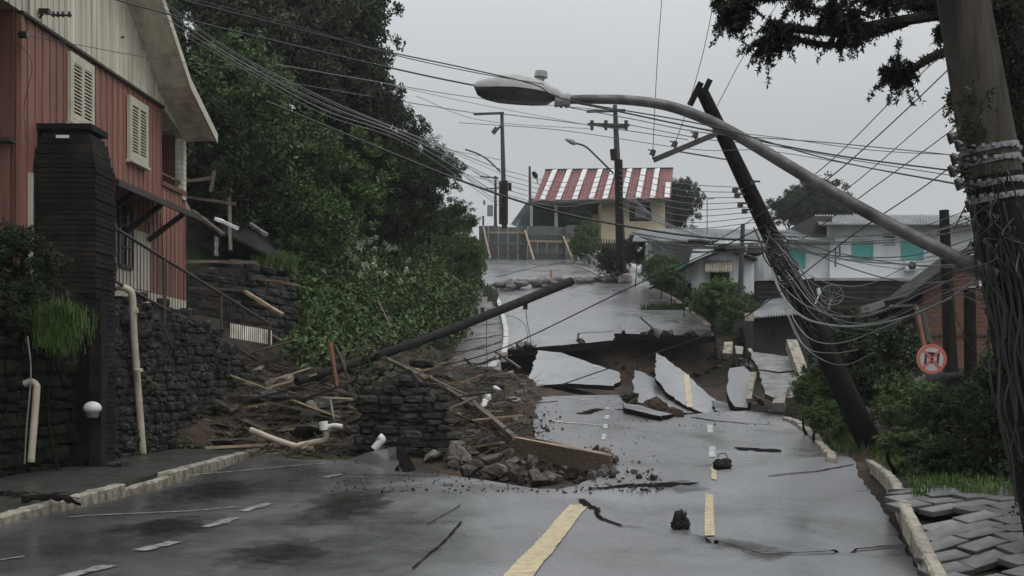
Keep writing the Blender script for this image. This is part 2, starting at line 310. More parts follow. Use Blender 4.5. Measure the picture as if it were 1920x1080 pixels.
def hit(px, py, zf, d0=3, d1=140):                     # where the line of sight meets a surface
    ds = np.linspace(d0, d1, 1400); X = (px-CX)/FP*ds; Z = EYE+(HY-py)/FP*ds; g = Z-zf(X, ds)
    i = np.where(g[:-1]*g[1:] <= 0)[0]
    if len(i) == 0: i = int(np.argmin(abs(g))); d = ds[i]
    else: i = i[0]; d = ds[i]+(ds[i+1]-ds[i])*g[i]/(g[i]-g[i+1])
    return Vector(((px-CX)/FP*d, d, float(zf(np.array([(px-CX)/FP*d]), np.array([d]))[0])))
def inpoly(x, y, poly):
    x = np.asarray(x, float); y = np.asarray(y, float); r = np.zeros(x.shape, bool); n = len(poly)
    for i in range(n):
        x1, y1 = poly[i]; x2, y2 = poly[(i+1) % n]
        if y1 == y2: continue
        c = ((y1 > y) != (y2 > y)) & (x < (x2-x1)*(y-y1)/(y2-y1)+x1); r ^= c
    return r
def rough_line(poly, step=.25, amp=.03, closed=True):
    out = []; n = len(poly)
    for i in range(n if closed else n-1):
        a = Vector(poly[i]); b = Vector(poly[(i+1) % n]); L_ = (b-a).length; k = max(1, int(L_/step)); nn = Vector((-(b-a).y, (b-a).x))/max(L_, 1e-6)
        for j in range(k):
            o = 0 if j == 0 else random.uniform(-amp, amp); out.append(a.lerp(b, j/k)+nn*o)
    return [tuple(p) for p in out]
def sheet(name, poly, zf, sp, thick, m, lift=0, parent=None, skirt_mat=None, top_only=False, smooth=True):
    poly = [tuple(p) for p in poly]; xs = [p[0] for p in poly]; ys = [p[1] for p in poly]
    gx, gy = np.meshgrid(np.arange(min(xs)+sp/2, max(xs), sp), np.arange(min(ys)+sp/2, max(ys), sp))
    gx = gx.ravel()+rng.uniform(-.2, .2, gx.size)*sp; gy = gy.ravel()+rng.uniform(-.2, .2, gy.size)*sp
    k = inpoly(gx, gy, poly)
    pts = [Vector(p) for p in poly]+[Vector((a, b)) for a, b in zip(gx[k], gy[k])]
    n = len(poly)
    vo, eo, fo, _, _, _ = delaunay_2d_cdt(pts, [], [list(range(n))], 1, 1e-5)
    vx = np.array([[v.x, v.y] for v in vo]); z = zf(vx[:, 0], vx[:, 1])+lift
    top = np.column_stack([vx, z]); nv = len(top); mb = MB()
    faces = []
    for f in fo:
        a, b, c = [vo[i] for i in f[:3]]
        faces.append(tuple(f) if (b-a).cross(c-a) > 0 else tuple(reversed(f)))
    if top_only: mb.add(top, faces)
    else:
        from collections import Counter
        cnt = Counter()
        for f in faces:
            for i in range(len(f)): cnt[frozenset((f[i], f[(i+1) % len(f)]))] += 1
        bot = top-np.array([0, 0, thick]); mb.add(np.vstack([top, bot]), faces+[tuple(i+nv for i in reversed(f)) for f in faces])
        side = []
        for f in faces:
            for i in range(len(f)):
                a, b = f[i], f[(i+1) % len(f)]
                if cnt[frozenset((a, b))] == 1: side.append((a, a+nv, b+nv, b))
        b0 = len(mb.f); mb.f.extend(side); mb.mi.extend([1 if skirt_mat else 0]*len(side))
    o = mb.build(name, [m, skirt_mat] if skirt_mat else m, parent, fix=False)
    if smooth:
        me = o.data; nt = len(faces); sm = [i < nt for i in range(len(me.polygons))]; me.polygons.foreach_set('use_smooth', sm)
        if hasattr(me, 'set_sharp_from_angle'): me.set_sharp_from_angle(angle=R(35))
    return o
def poly_hit(pts, zf, **k): return [tuple(hit(x, y, zf, **k)[:2]) for x, y in pts]
def flat_slab(px_outline, p3, thick, m, name, skirt=None, rough=.05, step=.3, parent=None, bend=.03):   # broken slab on a tilted plane through three points
    a, b, c = [P(*q) for q in p3]; n = (b-a).cross(c-a).normalized()
    if n.z < 0: n = -n
    def zf(x, y): return a.z-(n.x*(np.asarray(x, float)-a.x)+n.y*(np.asarray(y, float)-a.y))/n.z+bend*fbm(np.asarray(x)*.8, np.asarray(y)*.8)
    poly = []
    for x, y in px_outline:
        dr = Vector(((x-CX)/FP, 1, (HY-y)/FP)); o = Vector((0, 0, EYE)); t = (a-o).dot(n)/dr.dot(n); q = o+dr*t; poly.append((q.x, q.y))
    return sheet(name, rough_line(poly, step, rough), zf, .4, thick, m, parent=parent, skirt_mat=skirt), zf

# outlines
ROAD_PX = [(500,851),(560,862),(650,862),(745,884),(820,888),(905,900),(985,913),(1050,917),(1090,905),(1150,880),(1140,860),(1060,838),(1003,822),(1000,790),(1004,760),(1015,744),(1160,740),(1180,768),(1270,778),(1400,770),(1470,778),(1512,800),(1558,852),(1600,862),(1640,930),(1690,1015),(1730,1080)]
road_poly = [(-6.5,1.0),(-6.1,7),(-5.66,12)]+poly_hit(ROAD_PX, road_z)+[(3.0,6.0),(2.6,1.0)]
UP_PX = [(950,656),(1040,648),(1150,638),(1153,625),(1240,628),(1340,629),(1322,604),(1290,580),(1215,540)]
up_poly = poly_hit(UP_PX, up_z, d0=40)+[(9.2,72),(9.0,80),(7,92),(-5,92),(-4,80),(-1.8,70)]+poly_hit([(935,560),(945,590),(949,630)], up_z, d0=40)
wu_poly = poly_hit([(830,705),(870,712),(905,700),(932,682),(944,655),(944,620),(941,590)], walkup_z, d0=30)+[(-1.9,70),(-3.6,70)]+poly_hit([(880,610),(855,650)], walkup_z, d0=30)
CTRL = [(-5,2,-.2),(5,2,-.2),(0,10,-.25),(-5,12,-.2),(-5,18,-.15),(0,17,-.3),(4,17,-.25),(4.2,9,-.3),(4.6,11,-.25),(5.2,14,.1),(6.5,12,.45),(7,15.5,.75),(9,17,.8),(12,12,.9),(9,9,.3),
(-5,20,-.1),(-2,20,-.35),(0,21,-.35),(1,19,-.3),(-6.3,25,.3),(-5,26,.45),(-3,23,.05),(-3,26,.6),(-1,24.5,.2),(-6,30,1.5),(-4,30,1.25),(-2,30,1.25),(-.3,29,.8),(.2,33,.9),(-6.5,34,2.4),(-4,36,2.0),(-2,35,1.7),(0,38,1.3),(-.4,43,1.8),(-3.5,42,2.3),(-2.5,47,2.1),(-1.5,57,4.0),(-3.2,57,4.3),
(2,30,.1),(5,30,.0),(7.5,30,.3),(2,37,.6),(6,38,.3),(9.3,36,.5),(3,43,.9),(7,43,.7),(.8,46.5,1.2),(2.5,47.5,1.0),(4,47,1.3),(8,48,1.0),(9.8,43,.9),(10.5,50,1.9),
(0,49.5,1.9),(2,50,1.5),(2,52,2.9),(4,50.6,1.2),(4,53,3.0),(6,51.2,1.2),(6,53.6,3.1),(8,51.6,1.5),(8,54,3.2),(0,52,2.9),(4,60,4.6),(0,60,4.5),(8,60,4.6),(4,70,6.4),(0,70,6.4),(7,70,6.4),(-3,80,8),(3,80,8),(-3,92,10),(5,92,10),(10,92,9.4),
(-9,32,3.6),(-9,36,5),(-6.7,38,3.6),(-4.7,44,4.0),(-8,44,8),(-12,42,12),(-3.9,52,5.3),(-7,52,8.5),(-12,52,13),(-3.5,62,6.8),(-7,62,10),(-12,62,13),(-6,75,10),(-12,75,13),(-20,50,15),(-20,75,14),(-15,33,8),(-20,20,5),(-30,40,14),
(7.5,22,.1),(12,22,.4),(7.6,26,.15),(10,30,.5),(14,30,.8),(12,38,1.2),(16,38,1.8),(20,38,2),(11,46,1.8),(14,50,2.6),(18,50,3.5),(11,56,3.8),(15,58,5),(20,60,6.2),(28,60,6.2),(10.5,66,5.6),(15,68,6.6),(25,70,7),(12,80,8),(25,85,9),(12,100,10),(30,100,10),(-30,100,12),(0,120,10.5),(0,200,11),(60,60,6),(60,200,10),(-60,200,14),(-60,40,14),(30,20,1),(20,10,.5),(60,10,0),(-30,8,3),(-60,5,3),(0,-20,0),(-40,-20,0),(40,-20,0),(0,600,8),(-300,600,8),(300,600,8),(400,0,0),(-400,0,6)]
C_ = np.array(CTRL); _A = np.linalg.norm(C_[:, None, :2]-C_[None, :, :2], axis=2)+.02*np.eye(len(C_))
_n = len(C_); _Mx = np.zeros((_n+1, _n+1)); _Mx[:_n, :_n] = _A; _Mx[:_n, _n] = 1; _Mx[_n, :_n] = 1
_w = np.linalg.solve(_Mx, np.append(C_[:, 2], 0))
def wall_x(y): return -7.1+.12*(np.asarray(y, float)-22.7)
def terrain(x, y):
    x = np.asarray(x, float); y = np.asarray(y, float); sh = x.shape; x = x.ravel(); y = y.ravel()
    z = np.zeros(x.size)
    for i in range(0, x.size, 4000):
        D = np.hypot(x[i:i+4000, None]-C_[None, :, 0], y[i:i+4000, None]-C_[None, :, 1]); z[i:i+4000] = D@_w[:_n]+_w[_n]
    rough = np.where((y > 18) & (y < 56) & (x < 10.5) & (x > -9), .5, .25)
    z = z+rough*fbm(x*.9, y*.9, 4)+.12*rough*fbm(x*4, y*4, 2)
    ter = (x < wall_x(y)-.7) & (y < 29.5) & (y > -5)
    z = np.where(ter, np.maximum(z, 3.05), z)
    z = np.where((x > wall_x(y)-.7) & (x < -5.2) & (y < 24.5) & (y > -5), -.1, z)
    r = inpoly(x, y, road_poly); nr = (x > 2) & (y < 30); r = r | (nr & (inpoly(x-.6, y, road_poly) | inpoly(x-.4, y+.4, road_poly) | inpoly(x-.3, y-.3, road_poly)))
    z = np.where(r, np.minimum(z, road_z(x, y)-.16), z)
    u = inpoly(x, y, up_poly); z = np.where(u, np.minimum(z, up_z(x, y)-.34), z)
    w = inpoly(x, y, wu_poly); z = np.where(w, np.minimum(z, walkup_z(x, y)-.1), z)
    return z.reshape(sh)
gxs = np.unique(np.round(np.concatenate([-np.geomspace(14, 600, 26), np.arange(-14, 16, .28), np.geomspace(16, 600, 26)]), 3))
gys = np.unique(np.round(np.concatenate([np.linspace(-60, 0, 8), np.arange(2, 17, .5), np.arange(17, 60, .28), np.arange(60, 96, 1.), np.geomspace(96, 900, 20)]), 3))
GX, GY = np.meshgrid(gxs, gys); GZ = terrain(GX, GY); ny, nx = GX.shape
mb = MB(); mb.v = list(zip(GX.ravel().tolist(), GY.ravel().tolist(), GZ.ravel().tolist()))
mb.f = [(j*nx+i, j*nx+i+1, (j+1)*nx+i+1, (j+1)*nx+i) for j in range(ny-1) for i in range(nx-1)]
cxs = (GX[:-1, :-1]+GX[1:, 1:])/2; cys = (GY[:-1, :-1]+GY[1:, 1:])/2
soilm = ((cxs > -8) & (cxs < 11) & (cys < 56) & (cys > 17) & ~((cxs < -4.6) & (cys > 37)) | (cys < 17) & (cxs < 6))
mb.mi = np.where(soilm, 0, 1).ravel().tolist()
tag(mb.build('ground', [M['soil'], M['hill']], smooth=True, fix=False), kind='structure')
def gz(x, y): return float(terrain(np.array([x]), np.array([y]))[0])
_itp = {}
def tz(x, y):                                          # quick lookup in the terrain grid
    x = np.clip(np.asarray(x, float), gxs[0], gxs[-2]-.01); y = np.clip(np.asarray(y, float), gys[0], gys[-2]-.01)
    i = np.clip(np.searchsorted(gxs, x)-1, 0, nx-2); j = np.clip(np.searchsorted(gys, y)-1, 0, ny-2)
    fx = (x-gxs[i])/(gxs[i+1]-gxs[i]); fy = (y-gys[j])/(gys[j+1]-gys[j])
    return (GZ[j, i]*(1-fx)+GZ[j, i+1]*fx)*(1-fy)+(GZ[j+1, i]*(1-fx)+GZ[j+1, i+1]*fx)*fy
def G(px, py, d0=8, d1=100): return hit(px, py, tz, d0, d1)
def surf_z(x, y):
    z = tz(x, y); z = np.where(inpoly(x, y, road_poly), road_z(x, y), z); z = np.where(inpoly(x, y, up_poly), up_z(x, y), z)
    return z
def S(px, py, d0=8, d1=100): return hit(px, py, surf_z, d0, d1)

# roads and pavements
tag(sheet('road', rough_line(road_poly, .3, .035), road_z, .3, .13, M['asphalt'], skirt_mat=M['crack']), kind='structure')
tag(sheet('road', rough_line(up_poly, .4, .05), up_z, .8, .3, M['asphalt2'], skirt_mat=M['crack']), kind='structure')
tag(sheet('pavement', rough_line(wu_poly, .3, .06), walkup_z, .5, .12, M['walk2'], skirt_mat=M['crack']), kind='structure')
kx = lambda y: np.interp(y, [1, 12.9, 24.9, 27], [-6.1, -5.72, -5.36, -5.3])
wl = [(float(kx(y))-.02, y) for y in np.linspace(1, 24.6, 20)]+[(float(wall_x(y))-.05, y) for y in np.linspace(25.5, 1, 20)]
tag(sheet('pavement', rough_line(wl, .4, .01), walk_z, .5, .2, M['walk']), kind='structure')

def decal(name, pxs, zf, m, lift=.012, sp=.15, kw={}):
    return sheet(name, poly_hit(pxs, zf, **kw), zf, sp, 0, m, lift=lift, top_only=True)
def stripe(pts, w, zf, m, lift=.012, name='road_marking', rag=0, kw={}):       # painted strip of real width w along photo points
    q = [hit(x, y, zf, **kw) for x, y in pts]; q = [Vector((a.x, a.y)) for a in q]; seg = []
    if name == 'road_crack' and zf is road_z:
        k_ = [q[0]]
        for a in q[1:]:
            if abs(a.y-k_[-1].y) < 1.3: k_.append(a)
        q = k_ if len(k_) > 2 else q
    for i in range(len(q)-1):
        n = max(1, int((q[i+1]-q[i]).length/.12))
        for k in range(n): seg.append(q[i].lerp(q[i+1], k/n))
    seg.append(q[-1]); mb = MB(); vs = []
    for i, p in enumerate(seg):
        t = (seg[min(i+1, len(seg)-1)]-seg[max(i-1, 0)]).normalized(); nn = Vector((-t.y, t.x))
        if callable(w): ww = w(i/(len(seg)-1))
        else: ww = w
        for s_ in (-1, 1):
            e = p+nn*(s_*ww/2*(1+random.uniform(-rag, rag))); vs.append((e.x, e.y, float(zf(np.array([e.x]), np.array([e.y]))[0])+lift))
    mb.add(vs, [(2*i, 2*i+1, 2*i+3, 2*i+2) for i in range(len(seg)-1)])
    return tag(mb.build(name, m, fix=True), kind='structure')
stripe([(960,1100),(1020,1027),(1062,975),(1086,948)], .24, road_z, M['yellow_paint'], rag=.05)
stripe([(1331,1006),(1330,970),(1330,928)], .11, road_z, M['yellow_paint'], rag=.05)
stripe([(1339,900),(1337,876)], .08, road_z, M['yellow_paint'], rag=.1)
for a, b, w in (((1336,858),(1335,838),.13),((1332,812),(1331,797),.14),((1127,853),(1129,843),.11),((1132,825),(1133,815),.1),((1135,804),(1136,796),.1),((1138,786),(1139,779),.1),((1140,768),(1141,764),.1)):
    stripe([a, b], w, road_z, M['white_paint'], rag=.08)
stripe([(1030,789),(1132,799)], .16, road_z, M['white_paint'], rag=.3)
stripe([(1035,743),(1100,751)], .14, road_z, M['white_paint'], rag=.3)
for a, b, w in (((128,971),(450,951),.05),((262,1034),(330,1017),.16),((385,990),(440,972),.14),((120,1085),(207,1062),.16),((455,960),(505,945),.14),((350,893),(610,870),.045),((610,896),(640,890),.1),((0,1052),(45,1045),.05)):
    stripe([a, b], w, road_z, M['faded_paint'], lift=.012, rag=.3)
# cracks: jagged dark fissures
def jag(pts, n, amp):
    out = []
    for i in range(len(pts)-1):
        for k in range(n):
            t = k/n; out.append((pts[i][0]*(1-t)+pts[i+1][0]*t+random.uniform(-amp, amp), pts[i][1]*(1-t)+pts[i+1][1]*t+random.uniform(-amp, amp)*.5))
    return out+[pts[-1]]
stripe(jag([(1090,938),(1103,950),(1118,955),(1122,970),(1135,978),(1165,988),(1205,990)], 3, 2), lambda t: .09*(1-t)**.7+.012, road_z, M['crack'], lift=.016, name='road_crack', rag=.5)
stripe(jag([(480,985),(865,980),(830,1020),(772,1068)], 9, 1), .022, road_z, M['crack'], lift=.014, name='road_crack', rag=.5)
stripe(jag([(865,948),(800,985)], 5, 1), .015, road_z, M['crack'], lift=.014, name='road_crack', rag=.5)
stripe(jag([(1280,1000),(1345,1018),(1430,1042),(1560,1037),(1700,1023)], 3, .8), lambda t: .012+.025*abs(math.sin(9*t)), road_z, M['crack'], lift=.02, name='road_crack', rag=.4)
stripe(jag([(1380,841),(1420,843),(1465,846)], 4, 1), .35, road_z, M['crack'], lift=.014, name='road_crack', rag=.4)
stripe(jag([(1100,918),(1180,912),(1250,910),(1310,906)], 5, 2), lambda t: .22*math.sin(3.1*t)+.02, road_z, M['crack'], lift=.014, name='road_crack', rag=.6)
stripe(jag([(1440,893),(1530,885),(1600,872)], 5, 1), .03, road_z, M['crack'], lift=.014, name='road_crack', rag=.5)
stripe(jag([(1300,783),(1345,790),(1400,795),(1470,798)], 5, 1), lambda t: .16*(1-t)+.02, road_z, M['crack'], lift=.014, name='road_crack', rag=.5)
stripe(jag([(1090,777),(1125,767)], 4, 1), .3, road_z, M['crack'], lift=.014, name='road_crack', rag=.5)
stripe(jag([(1165,768),(1200,773),(1235,778)], 4, 1), lambda t: .6*(1-t)+.05, road_z, M['crack'], lift=.014, name='road_crack', rag=.3)
stripe(jag([(590,888),(760,893),(960,890)], 7, 1), .03, road_z, M['crack'], lift=.014, name='road_crack', rag=.8)
for pts in ([(1200,595),(1228,620)], [(1245,600),(1265,603),(1275,606)], [(1082,640),(1085,625),(1150,622)], [(930,520),(1010,500),(1060,492)]):
    stripe(jag(pts, 3, 1), .08, up_z, M['crack'], lift=.02, name='road_crack', rag=.4, kw=dict(d0=40))
for pts in ([(850,662),(900,655),(941,640)], [(858,690),(880,682),(905,684),(930,668)], [(870,640),(942,628)], [(885,612),(940,606)], [(900,700),(870,672)]):
    stripe(jag(pts, 5, 1.5), .09, walkup_z, M['crack'], lift=.02, name='road_crack', rag=.5, kw=dict(d0=30))

def puddle(pxs, name='puddle'):
    tag(decal(name, rough_px(pxs), road_z, M['puddle'], lift=.009), kind='structure')
def rough_px(p):
    c = catmull([Vector((x, y, 0)) for x, y in p+[p[0]]], 6)[:-1]; return [(v.x+random.uniform(-7, 7), v.y+random.uniform(-1.2, 1.2)) for v in c]
puddle([(520,985),(560,945),(640,918),(720,915),(745,935),(720,965),(640,985)])
puddle([(380,1062),(420,1022),(520,1008),(620,1005),(640,1030),(560,1060),(440,1072)])
puddle([(130,1006),(300,975),(430,965),(420,990),(280,1015)])
puddle([(230,945),(330,915),(520,895),(520,918),(400,945)])
puddle([(1180,925),(1250,905),(1330,900),(1330,915),(1250,928)])
puddle([(1290,1000),(1360,1010),(1480,1030),(1440,1055),(1340,1045)])
# kerbs
def kerb_stone(a, b, w, h, m, name, label, group, tilt=0):
    mb = MB(); a = Vector(a); b = Vector(b); mb.beam(a-Vector((0,0,h/2)), b-Vector((0,0,h/2)), w, h)
    me_o = mb.build(name, m); bm = bmesh.new(); bm.from_mesh(me_o.data)
    bmesh.ops.subdivide_edges(bm, edges=[e for e in bm.edges if e.calc_length() > h*1.5], cuts=3)
    bmesh.ops.bevel(bm, geom=bm.edges[:], offset=.018, segments=1, affect='EDGES')
    for v in bm.verts: v.co += Vector([random.uniform(-1, 1)*.009 for _ in range(3)])
    bm.to_mesh(me_o.data); bm.free(); me_o.rotation_euler = (0, 0, 0)
    return tag(me_o, label, 'kerb', group)
y = 3.0
while y < 24.3:
    L_ = random.uniform(.9, 1.05); x0 = float(kx(y))+.09; x1 = float(kx(y+L_-.03))+.09
    if not 16.2 < y < 17.6:
        dz = random.uniform(-.006, .006)
        kerb_stone((x0, y, .145+dz), (x1, y+L_, .145+dz+random.uniform(-.01, .01)), .19, .3, M['kerb'], 'kerb_stone', 'worn cream kerb stone along the left pavement edge, '+('end by the fallen stones' if y > 18 else 'stretch under the wet branch' if y > 12 else 'end nearest the viewer'), 'kerb stones of the left pavement')
    else:
        kerb_stone((x0, y, .06), (x1+.05, y+L_-.02, .09), .15, .2, M['kerb'], 'kerb_stone', 'sunken cream kerb stone below the gap in the left kerb line', 'sunken kerb stones in the left kerb')
    y += L_
def kerb_chain(pxs, zf, seglen, w, h, m, label, group, jitter=.03, dzf=0, kw={}):
    q = [hit(x, yy, zf, **kw) for x, yy in pxs]; q = catmull(q, 8); acc = 0; st = q[0]; last = q[0]
    for p in q[1:]:
        acc += (p-last).length; last = p
        if acc >= seglen:
            j = Vector((random.uniform(-jitter, jitter), 0, random.uniform(-jitter, jitter)*.6+dzf))
            kerb_stone(st+j, st.lerp(p, .96)+j+Vector((random.uniform(-jitter, jitter), 0, random.uniform(-jitter, jitter)*.5)), w, h, m, 'kerb_stone', label, group); st = p; acc = 0
kerb_chain([(1772,1095),(1752,1060),(1735,1020),(1712,975),(1690,930),(1678,900),(1655,878),(1628,861)], lambda x, y_: pave_z(x, y_)+.02, .85, .12, .22, M['kerb'], 'cracked cream kerb stone beside the broken pavers on the right', 'kerb stones beside the broken pavers', jitter=.003)
kerb_chain([(1562,857),(1545,835),(1522,812),(1508,797),(1485,785),(1462,776)], lambda x, y_: road_z(x, y_)+.1, .9, .17, .3, M['kerb'], 'cream kerb stone curving along the right of the sunken road', 'kerb stones right of the sunken road', .03)
kerb_chain([(946,660),(949,630),(945,600),(938,575),(930,552)], lambda x, y_: up_z(x, y_)+.12, 1.6, .22, .4, M['kerbw'], 'white kerb stone at the left edge of the upper road', 'white kerb stones of the upper road', .02, kw=dict(d0=40))
kerb_chain([(1326,608),(1300,585),(1265,560),(1235,545),(1215,538)], lambda x, y_: up_z(x, y_)+.12, 1.5, .28, .4, M['kerb'], 'cream kerb stone at the right edge of the upper road', 'kerb stones right of the upper road', .04, kw=dict(d0=40))
kerb_chain([(1140,522),(1110,508),(1085,498),(1050,491)], lambda x, y_: up_z(x, y_)+.1, 2.2, .25, .3, M['kerb'], 'pale kerb stone beyond the sandbags on the crest', 'kerb stones on the crest', .02, kw=dict(d0=60))
kerb_stone(P(921,686,43.5), P(932,675,44.2), .3, .4, M['kerbw'], 'kerb_stone', 'white kerb block broken off below the upper pavement', None)

# ------------------------------------------------------------------ collapsed slabs
def slabthing(name, label, outline, p3, thick=.14, m='asphalt2', skirt='crack', rough=.05, marks=(), bend=.05):
    o, zf = flat_slab(outline, p3, thick, M[m], name, M[skirt], rough, bend=bend)
    tag(o, label, 'slab')
    for pts, w, mm in marks:
        s_ = stripe(pts, w, zf, M[mm], lift=.015, name='painted_line', rag=.1, kw=dict(d0=10))
        del s_['kind']; mw = s_.location.copy(); s_.parent = o; s_.location = mw-o.location
    return o
slabthing('asphalt_slab', 'tilted grey asphalt slab fallen below the left half of the upper road', [(1008,657),(1052,661),(1110,682),(1160,697),(1164,712),(1150,724),(1120,722),(1060,719),(1010,724),(990,722),(995,700)], [(1010,722,41.5),(1160,720,41.5),(1050,660,46.5)], .16,
    marks=[([(1113,688),(1120,689)], .18, 'white_paint'), ([(1110,706),(1116,707)], .18, 'white_paint'), ([(1002,717),(1022,721)], .12, 'white_paint')])
slabthing('asphalt_slab', 'pointed asphalt slab lying just left of the slab with the yellow stripe', [(1190,695),(1205,698),(1240,718),(1275,745),(1310,772),(1290,775),(1235,762),(1190,752),(1186,720)], [(1190,752,40),(1310,772,39),(1200,697,45.5)], .15)
slabthing('asphalt_slab', 'steep asphalt slab with a yellow stripe leaning on the cut bank', [(1230,659),(1262,682),(1290,703),(1330,742),(1360,762),(1392,771),(1320,775),(1280,758),(1245,730),(1228,708)], [(1300,774,38.5),(1390,771,38.5),(1232,662,46)], .15,
    marks=[([(1287,703),(1290,735),(1294,764)], .2, 'yellow_paint')])
slabthing('asphalt_slab', 'thin wedge of asphalt slipped under the striped slab at the road end', [(1335,748),(1360,755),(1400,768),(1425,776),(1370,779),(1340,768)], [(1340,768,37),(1425,776,36),(1350,750,40)], .1)
slabthing('asphalt_slab', 'low lifted asphalt wedge at the head of the sunken road', [(1168,757),(1200,760),(1262,777),(1240,780),(1172,766)], [(1172,764,33),(1262,778,32),(1180,757,35)], .12)
slabthing('asphalt_slab', 'buckled asphalt hump at the broken edge of the near road', [(640,866),(690,848),(741,838),(748,866),(740,884),(690,882),(650,876)], [(640,868,21),(742,840,21.6),(690,882,19.6)], .16, bend=.02, rough=.02, m='asphalt_dark')
mb = MB(); mb.prism([P(742,837,20.3), P(752,846,20.3), P(771,884,20.1), P(757,886,20.0), P(745,868,20.1)], (.06,.35,0)); tag(mb.build('asphalt_slab', M['crack']), 'upturned black asphalt piece standing behind the buckled hump', 'slab')
# right-hand broken pavement and its kerb
slabthing('pavement_slab', 'upper pale pavement slab slipped down beside the dark shack', [(1404,658),(1430,662),(1478,668),(1490,690),(1494,694),(1460,697),(1422,692)], [(1404,660,41),(1490,690,38.5),(1422,692,38.5)], .14, 'walk2', 'soil')
slabthing('pavement_slab', 'lower pale pavement slab tilted onto the rubble right of the gap', [(1422,694),(1460,700),(1495,698),(1505,740),(1482,746),(1450,745),(1434,738)], [(1424,695,38),(1496,699,38),(1460,744,34.5)], .14, 'walk2', 'soil')
slabthing('pavement_slab', 'small pinkish pavement fragment on top of the right rubble', [(1378,648),(1394,650),(1392,664),(1380,663)], [(1378,648,41.5),(1394,650,41.5),(1386,664,41)], .12, 'pale_stone', 'soil', rough=.01)
slabthing('asphalt_slab', 'dark asphalt chunk standing on edge between gap and right rubble', [(1368,690),(1395,686),(1412,700),(1410,735),(1402,765),(1378,763),(1364,735)], [(1368,690,38.6),(1412,700,38.2),(1390,765,36.5)], .3, 'asphalt', bend=.2)
def pxbeam(name, label, cat, x1, y1, d1, x2, y2, d2, w, h, m, group=None, parent=None, up=(0,0,1), noisy=.012):
    mb = MB(); mb.beam(P(x1, y1, d1), P(x2, y2, d2), w, h, up)
    o = mb.build(name, M[m] if isinstance(m, str) else m, parent)
    if noisy:
        bm = bmesh.new(); bm.from_mesh(o.data); bmesh.ops.subdivide_edges(bm, edges=[e for e in bm.edges if e.calc_length() > max(w, h)*1.4], cuts=4)
        for v in bm.verts: v.co += Vector([random.uniform(-1, 1)*noisy for _ in range(3)])
        bm.to_mesh(o.data); bm.free()
    if label: tag(o, label, cat, group)
    return o
pxbeam('kerb_stone', 'long cream kerb length standing right of the slipped pavement slabs', 'kerb', 1484,646,40, 1510,716,37, .36, .35, 'kerb')
pxbeam('kerb_stone', 'short cream kerb length below the long one at the slipped slabs', 'kerb', 1508,712,36.6, 1514,722,36, .34, .3, 'kerb')
pxbeam('kerb_stone', 'upright cream kerb block at the top left of the right rubble', 'kerb', 1367,646,42, 1364,668,41.6, .3, .3, 'kerb')
pxbeam('kerb_stone', 'slanting cream kerb strip leaning on the black chunk', 'kerb', 1414,702,37.6, 1404,752,36.6, .16, .2, 'kerb')
pxbeam('concrete_block', 'grey upright block below the lower pale slab', 'block', 1466,740,34.8, 1460,764,34.2, .34, .3, 'pale_stone')

# ------------------------------------------------------------------ rubble
def rock_mesh(name, m, flat=1, seed=0, sub=2):
    r_ = random.Random(seed); bm = bmesh.new(); bmesh.ops.create_icosphere(bm, subdivisions=sub, radius=.5)
    pl = [(Vector((r_.gauss(0,1), r_.gauss(0,1), r_.gauss(0,1))).normalized(), r_.uniform(.17, .36)) for _ in range(11)]
    for v in bm.verts:
        for n, d in pl:
            e = v.co.dot(n)-d
            if e > 0: v.co -= n*e
        v.co += Vector((r_.uniform(-1,1), r_.uniform(-1,1), r_.uniform(-1,1)))*.008; v.co.z *= flat
    me = bpy.data.meshes.new(name); bm.to_mesh(me); bm.free(); me.materials.append(m); return me
ROCK = [rock_mesh('stone', M['stone'], [1,.7,.5][i % 3], i, 3) for i in range(9)]
SLATE = [rock_mesh('stone', M['basalt'], .35, 20+i) for i in range(4)]
PALE = [rock_mesh('stone', M['pale_stone'], .45, 40+i) for i in range(4)]
SOILC = [rock_mesh('soil_clod', M['soil'], .8, 60+i) for i in range(3)]
def put(me, loc, s, name, label, cat, group, tilt=.6, sc=(1,1,1)):
    o = bpy.data.objects.new(name, me); col.objects.link(o); o.location = loc; o.scale = (s*sc[0], s*sc[1], s*sc[2])
    o.rotation_euler = (random.uniform(-tilt, tilt), random.uniform(-tilt, tilt), random.uniform(0, 6.28)); return tag(o, label, cat, group)
def scatter(poly_px, n, meshes, smin, smax, name, label, cat, group, lift=.1, tilt=.6, sc=(1,1,1), d0=8, bank=0):
    xs = [p[0] for p in poly_px]; ys = [p[1] for p in poly_px]; k = 0; t = 0
    while k < n and t < n*60:
        t += 1; x = random.uniform(min(xs), max(xs)); yv = random.uniform(min(ys), max(ys))
        if not inpoly([x], [yv], poly_px)[0]: continue
        q = S(x, yv, d0); s = smin+(smax-smin)*random.random()**2
        lb = ('small ' if s < smin+(smax-smin)*.15 else 'large ' if s > smin+(smax-smin)*.55 else '')+label+(', left part' if x < min(xs)*.67+max(xs)*.33 else ', right part' if x > min(xs)*.33+max(xs)*.67 else ', middle part')
        put(random.choice(meshes), q+Vector((0,0,s*lift)), s, name, lb, cat, group, tilt, sc); k += 1
scatter([(800,850),(900,840),(1000,850),(1150,860),(1150,885),(1080,912),(980,912),(860,893)], 112, ROCK, .14, .62, 'stone', 'grey angular stone in the heap along the broken road edge', 'stone', 'stones heaped along the broken road edge', .25)
scatter([(1120,870),(1210,880),(1230,900),(1180,905),(1110,895)], 16, ROCK, .1, .3, 'stone', 'stone scattered on the road right of the rubble heap', 'stone', 'stones spilled onto the road', .2)
scatter([(1150,905),(1260,905),(1240,925),(1150,925)], 12, ROCK, .05, .12, 'stone', 'pebble-sized rubble on the road beyond the crack', 'stone', 'small rubble beyond the crack', .2)
